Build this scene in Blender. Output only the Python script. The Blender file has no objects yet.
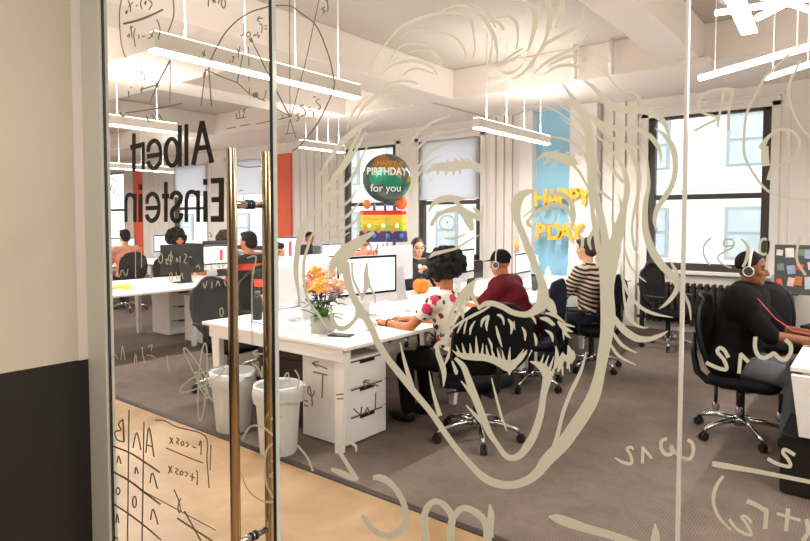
import bpy, math, random
from mathutils import Vector as V, Matrix as M, Quaternion
random.seed(7)
PI = math.pi
S = bpy.context.scene
COL = S.collection
R = math.radians
# ------------------------------------------------------------------ camera
H = 1.55; F = 600.0; TH = R(38.2); PT = R(2.5)
PPY = 221 + F*math.tan(PT)
cd = bpy.data.cameras.new('camera'); cam = bpy.data.objects.new('camera', cd); COL.objects.link(cam)
cam.location = (0, 0, H); cam.rotation_euler = (PI/2-PT, 0, TH)
cd.sensor_width = 36; cd.lens = 36*F/810; cd.shift_y = -(270.5-PPY)/810; cd.clip_start = .05; cd.clip_end = 200
S.camera = cam
CR = M.Rotation(TH, 3, 'Z') @ M.Rotation(PI/2-PT, 3, 'X')
def ray(x, y): return CR @ V(((x-405)/F, (PPY-y)/F, -1))
def onY(x, y, Y): d = ray(x, y); return V((0, 0, H)) + d*(Y/d.y)
def onZ(x, y, z): d = ray(x, y); return V((0, 0, H)) + d*((z-H)/d.z)
# ------------------------------------------------------------------ materials
def lin(c): return tuple(((v/255)/12.92 if v/255 <= .04045 else ((v/255+.055)/1.055)**2.4) for v in c) + (1,)
MC = {}
def mat(name, c, rough=.5, metal=0, emit=0, noise=0, scale=20, spec=.5, bump=0, bscale=60):
    if name in MC: return MC[name]
    m = bpy.data.materials.new(name); m.use_nodes = True; n = m.node_tree; b = n.nodes['Principled BSDF']
    b.inputs['Base Color'].default_value = lin(c); b.inputs['Roughness'].default_value = rough
    b.inputs['Metallic'].default_value = metal; b.inputs['Specular IOR Level'].default_value = spec
    if emit: b.inputs['Emission Color'].default_value = lin(c); b.inputs['Emission Strength'].default_value = emit
    tc = n.nodes.new('ShaderNodeTexCoord')
    nz = n.nodes.new('ShaderNodeTexNoise'); nz.inputs['Scale'].default_value = scale; nz.inputs['Detail'].default_value = 4
    n.links.new(tc.outputs['Object'], nz.inputs['Vector'])
    if noise:
        r = n.nodes.new('ShaderNodeValToRGB'); l = lin(c)
        r.color_ramp.elements[0].position = .3; r.color_ramp.elements[1].position = .7
        r.color_ramp.elements[0].color = tuple(v*(1-noise) for v in l[:3])+(1,)
        r.color_ramp.elements[1].color = tuple(min(1, v*(1+noise)) for v in l[:3])+(1,)
        n.links.new(nz.outputs['Fac'], r.inputs['Fac']); n.links.new(r.outputs['Color'], b.inputs['Base Color'])
    if bump:
        bz = n.nodes.new('ShaderNodeTexNoise'); bz.inputs['Scale'].default_value = bscale
        n.links.new(tc.outputs['Object'], bz.inputs['Vector'])
        bp = n.nodes.new('ShaderNodeBump'); bp.inputs['Strength'].default_value = bump; bp.inputs['Distance'].default_value = .01
        n.links.new(bz.outputs['Fac'], bp.inputs['Height']); n.links.new(bp.outputs['Normal'], b.inputs['Normal'])
    MC[name] = m; return m
white = mat('white_laminate', (238, 234, 230), .35, noise=.02)
wallm = mat('wall_paint', (242, 234, 228), .7, noise=.015, scale=3)
colm = mat('column_paint', (240, 236, 232), .6, noise=.01, scale=3)
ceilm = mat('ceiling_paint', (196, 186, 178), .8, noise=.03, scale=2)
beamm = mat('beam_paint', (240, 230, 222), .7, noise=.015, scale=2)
black = mat('black_plastic', (13, 13, 15), .5, noise=.05)
fabric = mat('black_fabric', (13, 13, 17), .9, spec=.15, noise=.15, scale=150)
navy = mat('navy_fabric', (17, 22, 38), .85, spec=.2, noise=.15, scale=150)
chrome = mat('chrome', (205, 205, 205), .2, 1)
brass = mat('satin_bronze_steel', (188, 168, 140), .2, 1, noise=.03, scale=4)
alu = mat('aluminium', (205, 207, 210), .35, .6)
housing = mat('computer_housing', (226, 226, 230), .35)
darkgl = mat('dark_screen_glass', (16, 16, 20), .15)
jambm = mat('jamb_paint', (208, 207, 196), .5)
cream = mat('corridor_paint', (214, 203, 187), .7, noise=.015, scale=2)
blackw = mat('wainscot_black', (34, 31, 28), .55, noise=.08, scale=3)
redm = mat('red_pillar_paint', (240, 98, 68), .6)
bluem = mat('blue_wall_paint', (158, 212, 242), .6, noise=.04, scale=2)
framem = mat('window_frame_dark', (62, 55, 50), .5)
gold = mat('gold_foil', (250, 190, 70), .35, .3)
def nodes(m): return m.node_tree.nodes, m.node_tree.links
def carpet():
    m = mat('carpet_tiles', (118, 102, 94), .95); n, l = nodes(m); b = n['Principled BSDF']
    tc = n.new('ShaderNodeTexCoord'); mp = n.new('ShaderNodeMapping'); l.new(tc.outputs['Object'], mp.inputs[0])
    ck = n.new('ShaderNodeTexChecker'); ck.inputs['Scale'].default_value = 2.0; l.new(mp.outputs[0], ck.inputs[0])
    wv = n.new('ShaderNodeTexWave'); wv.inputs['Scale'].default_value = 22; wv.inputs['Distortion'].default_value = 1.5; wv.inputs['Detail Scale'].default_value = 6
    l.new(mp.outputs[0], wv.inputs[0])
    w2 = n.new('ShaderNodeTexWave'); w2.bands_direction = 'Y'; w2.inputs['Scale'].default_value = 22; w2.inputs['Distortion'].default_value = 1.5; w2.inputs['Detail Scale'].default_value = 6
    l.new(mp.outputs[0], w2.inputs[0])
    mx = n.new('ShaderNodeMix'); mx.data_type = 'FLOAT'; l.new(ck.outputs['Fac'], mx.inputs[0]); l.new(wv.outputs['Fac'], mx.inputs[2]); l.new(w2.outputs['Fac'], mx.inputs[3])
    nz = n.new('ShaderNodeTexNoise'); nz.inputs['Scale'].default_value = 3; nz.inputs['Detail'].default_value = 8; nz.inputs['Roughness'].default_value = .8; l.new(mp.outputs[0], nz.inputs[0])
    ad = n.new('ShaderNodeMath'); ad.operation = 'MULTIPLY_ADD'; l.new(mx.outputs[0], ad.inputs[0]); ad.inputs[1].default_value = .28; l.new(nz.outputs['Fac'], ad.inputs[2])
    r = n.new('ShaderNodeValToRGB'); r.color_ramp.elements[0].position = .3; r.color_ramp.elements[1].position = 1.0
    r.color_ramp.elements[0].color = lin((74, 63, 57)); r.color_ramp.elements[1].color = lin((130, 112, 101))
    l.new(ad.outputs[0], r.inputs[0]); l.new(r.outputs[0], b.inputs['Base Color']); return m
def concrete():
    m = mat('sealed_concrete', (196, 160, 118), .28); n, l = nodes(m); b = n['Principled BSDF']
    tc = n.new('ShaderNodeTexCoord')
    nz = n.new('ShaderNodeTexNoise'); nz.inputs['Scale'].default_value = 2.2; nz.inputs['Detail'].default_value = 9; nz.inputs['Roughness'].default_value = .65; nz.inputs['Distortion'].default_value = .6
    l.new(tc.outputs['Object'], nz.inputs[0])
    r = n.new('ShaderNodeValToRGB'); r.color_ramp.elements[0].position = .3; r.color_ramp.elements[1].position = .72
    r.color_ramp.elements[0].color = lin((146, 114, 82)); r.color_ramp.elements[1].color = lin((188, 157, 120))
    l.new(nz.outputs['Fac'], r.inputs[0]); l.new(r.outputs[0], b.inputs['Base Color'])
    r2 = n.new('ShaderNodeMapRange'); r2.inputs[3].default_value = .22; r2.inputs[4].default_value = .5; l.new(nz.outputs['Fac'], r2.inputs[0]); l.new(r2.outputs[0], b.inputs['Roughness'])
    return m
def glassm(name, tint, refl=.9):
    m = bpy.data.materials.new(name); m.use_nodes = True; n = m.node_tree.nodes; l = m.node_tree.links; n.clear()
    o = n.new('ShaderNodeOutputMaterial'); t = n.new('ShaderNodeBsdfTransparent'); t.inputs[0].default_value = tint
    g = n.new('ShaderNodeBsdfGlossy'); g.inputs['Roughness'].default_value = .01; g.inputs[0].default_value = (refl, refl, refl, 1)
    fr = n.new('ShaderNodeFresnel'); fr.inputs[0].default_value = 1.45; mx = n.new('ShaderNodeMixShader')
    ge = n.new('ShaderNodeNewGeometry'); iv = n.new('ShaderNodeMath'); iv.operation = 'SUBTRACT'; iv.inputs[0].default_value = 1; l.new(ge.outputs['Backfacing'], iv.inputs[1])
    ml = n.new('ShaderNodeMath'); ml.operation = 'MULTIPLY'; l.new(fr.outputs[0], ml.inputs[0]); l.new(iv.outputs[0], ml.inputs[1]); l.new(ml.outputs[0], mx.inputs[0]); l.new(t.outputs[0], mx.inputs[1]); l.new(g.outputs[0], mx.inputs[2]); l.new(mx.outputs[0], o.inputs[0]); return m
glass = glassm('clear_glass', (.975, .985, .975, 1), .6)
wglass = glassm('window_glass', (.97, .98, .98, 1))
def meshfab(name, c, alpha):
    m = mat(name, c, .7); m.node_tree.nodes['Principled BSDF'].inputs['Alpha'].default_value = alpha; return m
netm = meshfab('chair_net', (14, 15, 19), .86)
def frosted(name, c, f=.5):
    m = mat(name, c, .8, noise=.012); n = m.node_tree.nodes; l = m.node_tree.links; b = n['Principled BSDF']
    tr_ = n.new('ShaderNodeBsdfTranslucent'); tr_.inputs[0].default_value = lin(c); mx = n.new('ShaderNodeMixShader'); mx.inputs[0].default_value = f
    o = [x for x in n if x.type == 'OUTPUT_MATERIAL'][0]; l.new(b.outputs[0], mx.inputs[1]); l.new(tr_.outputs[0], mx.inputs[2]); l.new(mx.outputs[0], o.inputs[0]); return m
vinyl = mat('frosted_vinyl', (232, 227, 211), .85, noise=.012)
blind = frosted('roller_blind', (244, 244, 248), .75)
black_vinyl = mat('black_vinyl', (6, 5, 5), .9, spec=.1)
marker = mat('grey_marker', (120, 111, 88), .8)
lmarker = mat('pale_marker', (214, 210, 192), .85)
# ------------------------------------------------------------------ mesh builder
def rotm(e): return M.Rotation(e[2], 3, 'Z') @ M.Rotation(e[1], 3, 'Y') @ M.Rotation(e[0], 3, 'X')
class MB:
    def __init__(s): s.v = []; s.f = []; s.mi = []
    def add(s, vs, fs, k=0):
        o = len(s.v); s.v += [tuple(v) for v in vs]; s.f += [tuple(i+o for i in f) for f in fs]; s.mi += [k]*len(fs); return s
    def box(s, a, b, rot=None, k=0):
        c = (V(a)+V(b))/2; h = (V(b)-V(a))/2; q = rotm(rot) if rot else M.Identity(3)
        vs = [c + q @ V((h.x*x, h.y*y, h.z*z)) for x in (-1, 1) for y in (-1, 1) for z in (-1, 1)]
        return s.add(vs, [(0, 1, 3, 2), (4, 6, 7, 5), (0, 4, 5, 1), (2, 3, 7, 6), (0, 2, 6, 4), (1, 5, 7, 3)], k)
    def prism(s, pts, d, k=0):      # pts coplanar, d extrude vector
        n = len(pts); vs = [V(p) for p in pts]+[V(p)+V(d) for p in pts]
        return s.add(vs, [tuple(range(n))[::-1], tuple(range(n, 2*n))]+[(i, (i+1) % n, n+(i+1) % n, n+i) for i in range(n)], k)
    def rings(s, rs, cap=True, k=0):
        n = len(rs[0]); vs = [p for r in rs for p in r]; fs = []
        for i in range(len(rs)-1):
            for j in range(n): a = i*n+j; b = i*n+(j+1) % n; fs.append((a, b, b+n, a+n))
        if cap: fs.append(tuple(range(n))[::-1]); fs.append(tuple(range((len(rs)-1)*n, len(rs)*n)))
        return s.add(vs, fs, k)
    def tube(s, path, r, n=10, k=0, flat=None):
        P = [V(p) for p in path]; rr = r if hasattr(r, '__len__') else [r]*len(P); rs = []
        t0 = (P[1]-P[0]).normalized(); up = V((0, 0, 1)) if abs(t0.z) < .9 else V((1, 0, 0)); u = t0.cross(up).normalized()
        for i, p in enumerate(P):
            t = (P[min(i+1, len(P)-1)]-P[max(i-1, 0)]).normalized(); u = (u-t*u.dot(t)).normalized(); w = t.cross(u)
            rs.append([p+(u*math.cos(2*PI*j/n)+w*math.sin(2*PI*j/n)*(flat or 1))*rr[i] for j in range(n)])
        return s.rings(rs, True, k)
    def cyl(s, a, b, r, r2=None, n=16, k=0): return s.tube([a, b], [r, r if r2 is None else r2], n, k)
    def cap(s, a, b, r0, r1, n=12, k=0):
        a = V(a); b = V(b); t = (b-a); L = t.length; t.normalize(); P = []; Q = []
        for i in range(1, 5): g = PI/2*(1-i/4); P.append(a-t*r0*math.sin(g)); Q.append(max(r0*math.cos(g), 1e-4))
        P2 = []; Q2 = []
        for i in range(0, 4): g = PI/2*(i/4); P2.append(b+t*r1*math.sin(g)); Q2.append(r1*math.cos(g))
        up = V((0, 0, 1)) if abs(t.z) < .9 else V((1, 0, 0)); u = t.cross(up).normalized(); w = t.cross(u)
        rs = [[p+(u*math.cos(2*PI*j/n)+w*math.sin(2*PI*j/n))*q for j in range(n)] for p, q in zip(P+P2, Q+Q2)]
        return s.rings(rs, True, k)
    def ell(s, c, r, rot=None, n=14, m=9, k=0):
        q = rotm(rot) if rot else M.Identity(3); c = V(c); rs = []
        for i in range(1, m):
            g = PI*i/m; rs.append([c+q @ V((r[0]*math.sin(g)*math.cos(2*PI*j/n), r[1]*math.sin(g)*math.sin(2*PI*j/n), -r[2]*math.cos(g))) for j in range(n)])
        return s.rings(rs, True, k)
    def build(s, name, m, parent=None, bev=0, smooth=False, loc=None, sub=0):
        me = bpy.data.meshes.new(name); me.from_pydata(s.v, [], s.f)
        ms = m if isinstance(m, (list, tuple)) else [m]
        for x in ms: me.materials.append(x)
        if len(ms) > 1: me.polygons.foreach_set('material_index', s.mi)
        if smooth: me.polygons.foreach_set('use_smooth', [True]*len(s.f))
        me.validate(); me.update()
        o = bpy.data.objects.new(name, me); COL.objects.link(o); o.parent = parent
        if loc: o.location = loc
        if bev:
            b = o.modifiers.new('bevel', 'BEVEL'); b.width = bev; b.segments = 2; b.limit_method = 'ANGLE'; b.angle_limit = R(40)
        if sub: u = o.modifiers.new('sub', 'SUBSURF'); u.levels = sub; u.render_levels = sub
        return o
    def remesh(s, name, m, parent, vox, it=3, fac=.5):
        o = s.build(name, m, parent); r = o.modifiers.new('remesh', 'REMESH'); r.mode = 'VOXEL'; r.voxel_size = vox; r.use_smooth_shade = True
        q = o.modifiers.new('smooth', 'SMOOTH'); q.iterations = it; q.factor = fac
        return o
def tag(o, label, cat, group=None, kind=None):
    if label: o['label'] = label
    if cat: o['category'] = cat
    if group: o['group'] = group
    if kind: o['kind'] = kind
    return o
def thing(name, label, cat, loc=(0, 0, 0), rz=0, group=None):
    o = bpy.data.objects.new(name, None); COL.objects.link(o); o.location = loc; o.rotation_euler = (0, 0, rz); o.empty_display_size = .1
    return tag(o, label, cat, group)
def struct(o): o['kind'] = 'structure'; return o
def kids(o): return [c for c in bpy.data.objects if c.parent == o]
def copy_tree(o, parent=None):
    ch = kids(o); c = o.copy(); COL.objects.link(c); c.parent = parent
    for k in ch: copy_tree(k, c)
    return c
def dup(o, label, loc, rz=0, group=None):
    c = copy_tree(o); c.location = loc; c.rotation_euler = (0, 0, rz); c['label'] = label
    if group: c['group'] = group
    return c
# ------------------------------------------------------------------ room shell
GY = 1.10; WY = 9.0; CZ = 3.72; LX = -2.47
def sbox(name, a, b, m, bev=0, parent=None):
    o = MB().box(a, b).build(name, m, parent, bev); return struct(o) if parent is None else o
sbox('floor', (-23, 2.53, -.1), (4, WY+.2, 0), carpet())
conc = sbox('floor_entry', (-23, -2.7, -.1), (4, 2.53, 0), concrete()); 
sbox('trim_floor_edge', (-23, 2.50, 0), (4, 2.545, .006), mat('threshold_strip', (52, 44, 38), .5))
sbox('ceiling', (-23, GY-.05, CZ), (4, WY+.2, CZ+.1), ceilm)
corrw = mat('darkened_corridor_ceiling', (120, 112, 102), .8)  # unseen ceiling, darkened to weaken its reflection in the glass
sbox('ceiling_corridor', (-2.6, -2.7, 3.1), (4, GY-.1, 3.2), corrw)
# left wall of the corridor : cream above, black wainscot
sbox('wall_left', (LX-.12, -2.7, 1.0), (LX, GY-.012, 3.2), cream)
sbox('trim_wainscot', (LX-.12, -2.7, 0), (LX+.004, GY-.012, .998), blackw)
sbox('wall_back', (-2.6, -2.8, 0), (4, -2.7, 3.2), mat('darkened_back_wall', (66, 58, 50), .7, noise=.05))  # unseen wall coloured dark so the glass reflects less haze
sbox('wall_right', (4, -2.8, 0), (4.1, WY+.2, CZ+.1), cream)
sbox('wall_far_left', (-23.1, GY, 0), (-23, WY+.2, CZ+.1), wallm)
# front wall of the office left of the glass and above it
sbox('wall_front', (-23, GY-.05, 0), (LX-.0, GY+.05, CZ), wallm)
sbox('trim_jamb', (LX, GY-.014, 0), (-2.320, GY+.02, 3.2), jambm, .003)
sbox('wall_above_glass', (LX, GY-.06, 3.2), (4, GY+.05, CZ+.1), wallm)
# ------------------------------------------------------------------ glass
d1 = struct(thing('door_1', None, None, (-1.83, GY, 0)))
def pane(name, x0, x1, parent=None):
    b = MB().box((x0, -.005, .01), (x1, .005, 3.19))
    return b.build(name, glass, parent)
dp = pane('glass_panel', -.482, .492, d1)
seal = MB().box((-.4895, -.004, .01), (-.483, .004, 3.19)); seal.build('edge_seal', black, d1)
seal = MB().box((.492, -.009, .01), (.501, .009, 3.19)); seal.build('edge_seal', black, d1); MB().box((.5012, -.006, .01), (.5045, .006, 3.19)).build('polished_edge', mat('glass_edge', (206, 214, 208), .2), d1)
# brushed handles on both sides, tied by standoffs through the glass
hx = -1.443+1.83
for sy in (-1, 1):
    hb = MB().tube([(hx, sy*.062, .45), (hx, sy*.062, 1.758)], .0145, 20); h = hb.build('handle', brass, d1, .002, True)
for z in (.608, 1.598):
    st = MB().cyl((hx, -.05, z), (hx, .05, z), .0095); st.build('handle_standoff', chrome, d1, smooth=True)
    co = MB().cyl((hx, -.012, z), (hx, -.004, z), .014).cyl((hx, .004, z), (hx, .012, z), .014); co.build('handle_collar', black, d1, smooth=True)
w1 = struct(thing('window_1', None, None, (-.80, GY, 0))); pane('glass_panel', -.530, .538, w1)
edgm = mat('glass_edge_seal', (226, 224, 216), .3)
MB().box((-.539, -.006, .01), (-.533, .006, 3.19)).build('pane_edge', mat('green_glass_edge', (34, 38, 36), .15), w1)
w2 = struct(thing('window_2', None, None, (.5, GY, 0))); pane('glass_panel', -.756, .9, w2)
MB().box((-.762, -.006, .01), (-.757, .006, 3.19)).build('pane_joint', edgm, w2)
w3 = struct(thing('window_3', None, None, (2.7, GY, 0))); pane('glass_panel', -1.29, 1.29, w3)
# ------------------------------------------------------------------ window wall
wins = [(-2.62, -1.10), (-6.75, -5.42), (-8.68, -7.3), (-12.7, -11.2), (-15.1, -13.5), (-19.6, -17.8)]
SZ, TZ = .86, 3.02
xs = [4] + [v for w in sorted(wins, reverse=True) for v in (w[1], w[0])] + [-23]
wb = MB()
for i in range(0, len(xs), 2): wb.box((xs[i+1], WY, 0), (xs[i], WY+.25, CZ))
for a, b in wins: wb.box((a, WY, 0), (b, WY+.25, SZ)).box((a, WY, TZ), (b, WY+.25, CZ))
struct(wb.build('wall_windows', wallm))
for i, (a, b) in enumerate(wins):
    w = struct(thing('window_%d' % (i+4), None, None, ((a+b)/2, WY, 0))); h = (b-a)/2
    y0, y1 = .02, .12
    fb = MB().box((-h, y0, SZ), (-h+.09, y1, TZ)).box((h-.1, y0, SZ), (h, y1, TZ)).box((-h, y0, SZ), (h, y1, SZ+.10)).box((-h, y0, TZ-.035), (h, y1, TZ)).box((-h, y0+.01, 1.85), (h, y1-.01, 1.92))
    fb.build('window_frame', framem, w, .005)
    MB().box((-h+.05, .06, SZ+.05), (h-.05, .066, TZ-.02)).build('window_pane', wglass, w)
    MB().box((-h-.06, -.10, SZ-.05), (h+.06, .02, SZ)).build('window_sill', colm, w, .01)
    cs = MB().box((-h-.10, -.02, SZ), (-h, .02, TZ+.13)).box((h, -.02, SZ), (h+.10, .02, TZ+.13)).box((-h-.1, -.02, TZ), (h+.1, .02, TZ+.07)).box((-h-.14, -.035, TZ+.13), (h+.14, .02, TZ+.17))
    cs.build('casing', colm, w, .006)
    if i in (1, 3, 4): 
        z0 = 1.95 if i == 1 else 2.2
        MB().box((-h+.02, -.01, z0), (h-.02, -.004, TZ)).build('roller_blind', blind, w)
        MB().cyl((-h+.02, -.007, z0), (h-.02, -.007, z0), .012).build('blind_bar', colm, w)
def tr(n, a, b, m, bev=.01): return sbox('trim_%s' % n, a, b, m, bev)
tr('1', (-4.36, WY-.02, 0), (-3.72, WY, 3.3), bluem, 0)
tr('2', (-4.60, WY-.18, 0), (-4.36, WY, 3.3), colm)
tr('3', (-3.72, WY-.22, 0), (-3.30, WY, 3.3), colm)
tr('4', (-10.77, WY-.06, 0), (-10.28, WY, 3.06), redm)
tr('5', (-17.2, WY-.06, 0), (-16.75, WY, 3.06), redm)
def fluted(n, a, b, k):
    m = MB()
    for i in range(k):
        x0 = a+(b-a)*i/k; x1 = a+(b-a)*(i+1)/k; m.box((x0+.012, WY-.05, 0), (x1-.012, WY, 3.3))
    struct(m.build('trim_%s' % n, wallm, None, .008))
fluted('6', -5.25, -4.62, 4); fluted('7', -10.2, -8.85, 6); fluted('8', -3.28, -2.75, 3); fluted('9', -16.6, -15.3, 5); fluted('10', -.9, 1.5, 8)
sbox('baseboard_windows', (-23, WY-.03, 0), (4, WY, .12), colm, .005)
# beams
def beam(n, a, b, m=beamm): return tr('beam_%s' % n, a, b, m, .012)
beam('along_windows', (-23, 7.30, 3.30), (4, WY, CZ))
beam('cross_near', (-23, 3.25, 3.292), (-4.9, 4.26, CZ))
for n, (x0, x1) in zip('abcde', [(-1.92, -1.55), (-5.5, -4.85), (-7.6, -7.0), (-11.3, -10.7), (-15.6, -15)]): beam('into_room_'+n, (x0, GY+.05, 3.30), (x1, 7.30, CZ))
tr('beam_haunch', (-2.02, 7.05, 3.24), (-1.45, 7.32, 3.30), beamm)
tr('beam_joint', (-5.235, 7.285, 3.285), (-5.18, WY, 3.305), ceilm)
for i, (x, y) in enumerate([(-2.55, 7.22), (-3.0, 7.2)]): 
    struct(MB().cyl((x, y, 3.30), (x, y, CZ), .03).build('trim_pipe_%d' % (i+1), colm, smooth=True))
# radiator below the right-hand window
ra = thing('radiator', 'black cast-iron column radiator under the right-hand window', 'radiator', (-1.75, 8.86, 0))
for i in range(22):
    x = -.9+i*.084
    MB().box((x, -.07, .13), (x+.05, .07, .70)).build('radiator_section', mat('radiator_black', (44, 36, 30), .5), ra, .02)
MB().cyl((-.95, 0, .18), (1.0, 0, .18), .02).cyl((-.95, 0, .64), (1.0, 0, .64), .02).build('pipe', MC['radiator_black'], ra)
MB().box((-.9, -.05, 0), (-.86, .05, .14)).build('foot', MC['radiator_black'], ra); MB().box((.87, -.05, 0), (.91, .05, .14)).build('foot', MC['radiator_black'], ra)
# building across the street
fac = mat('facade_stone', (240, 236, 230), .8, noise=.04, scale=1.5)
fg = mat('facade_glass', (184, 190, 190), .2, noise=.1, scale=1)
bl = thing('building', 'pale stone building with sash windows seen across the street outside', 'building', (-8, 19, -6))
MB().box((-26, 0, 0), (22, 3, 26)).build('wall', fac, bl)
def fwin(xc, zc, w=1.0, h=1.5):
    p = MB().box((xc-w/2, -.08, zc-h/2), (xc+w/2, -.02, zc+h/2)).build('window', mat('facade_frame', (160, 164, 162), .5), bl)
    g = MB()
    for sx in (0,):
        g.box((xc-w/2+.09, -.1, zc-h/2+.09), (xc+w/2-.09, -.075, zc-.04)).box((xc-w/2+.09, -.1, zc+.04), (xc+w/2-.09, -.075, zc+h/2-.09))
    g.build('pane', fg, p)
    MB().box((xc-w/2-.15, -.2, zc-h/2-.16), (xc+w/2+.15, 0, zc-h/2)).build('sill', fac, p)
for xx in [5.1-2.5*k for k in range(12)]:
    for zz in (7.2, 9.8, 12.4): fwin(xx, zz)
MB().box((-26, -.2, 8.45), (22, 0, 8.6)).box((-26, -.15, 11.0), (22, 0, 11.15)).build('cornice', fac, bl)
sbox('ground', (-60, 9.6, -6.1), (60, 40, -6), mat('street_asphalt', (120, 118, 116), .9))
# ------------------------------------------------------------------ desks
def pedestal(label, loc, rz=0, n=3):
    t = thing('drawer_pedestal', label, 'drawer unit', loc, rz, 'white drawer pedestals under the desks')
    MB().box((-.43, -.21, .01), (-.012, .21, .60)).build('body', white, t, .004)
    for k in range(n):
        z1 = .592-k*.193; z0 = z1-.187
        d = MB().box((-.012, -.207, z0), (.004, .207, z1)).build('drawer', white, t, .003)
        MB().box((.0, -.165, z1-.012), (.007, .165, z1-.002)).box((.0, -.075, z1-.03), (.012, .075, z1-.006)).build('handle', black, d, .003)
    return t
def bench(label, x0, x1, y0, ys, cat='desk'):
    t = thing('bench_desk', label, cat, ((x0+x1)/2, y0, 0)); w = (x1-x0)/2
    n = len(ys)-1
    for k in range(n):
        a, b = ys[k]-y0, ys[k+1]-y0
        for s in (-1, 1):
            xx = sorted((s*.012, s*w)); MB().box((xx[0], a+.004, .715), (xx[1], b-.004, .742)).build('tabletop', white, t, .005)
    MB().box((-w+.06, .03, .625), (w-.06, .055, .714)).box((-w+.06, ys[-1]-y0-.055, .625), (w-.06, ys[-1]-y0-.03, .714)).box((-.03, .056, .64), (.03, ys[-1]-y0-.056, .714)).build('frame', white, t, .003)
    for k in range(n+1):
        y = min(max(ys[k]-y0, .08), ys[-1]-y0-.08)
        for s in (-1, 1):
            MB().prism([(s*(w-.16), y-.03, .714), (s*(w-.05), y-.03, .714), (s*(w-.11), y-.03, 0), (s*(w-.16), y-.03, 0)], (0, .05, 0)).build('leg', white, t, .004)
    return t
A = bench('long white bench desk with the flowers and drawers in the middle of the room', -4.26, -2.65, 2.76, [2.76, 4.2, 5.6, 7.0, 8.4])
B = bench('long white bench desk on the left, seen past the glass door handle', -8.1, -6.5, 2.2, [2.75, 4.2, 5.6, 7.0, 8.4])
Dk = bench('far white bench desk at the left edge of the glass door', -12.3, -10.7, 3.2, [3.2, 4.6, 6.0, 7.4])
Ck = bench('white desk at the right edge where the man in black works', -.36, 1.2, 3.92, [3.92, 5.4, 6.9])
MB().prism([(-.775, -.015, .70), (-.73, -.015, .36), (-.15, -.015, .36), (-.15, -.015, .70)], (0, .05, 0)).build('end_panel', white, Ck, .004)
pedestal('white three-drawer pedestal at the near corner of the middle desk', (-2.80, 3.12, 0))
pedestal('white three-drawer pedestal under the left desk beside the empty chair', (-6.60, 4.52, 0))
pedestal('white drawer pedestal seen end-on under the left half of the left desk', (-7.45, 4.55, 0))
pedestal('white drawer pedestal further back under the middle desk by the man in the cap', (-2.82, 5.66, 0))
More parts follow.
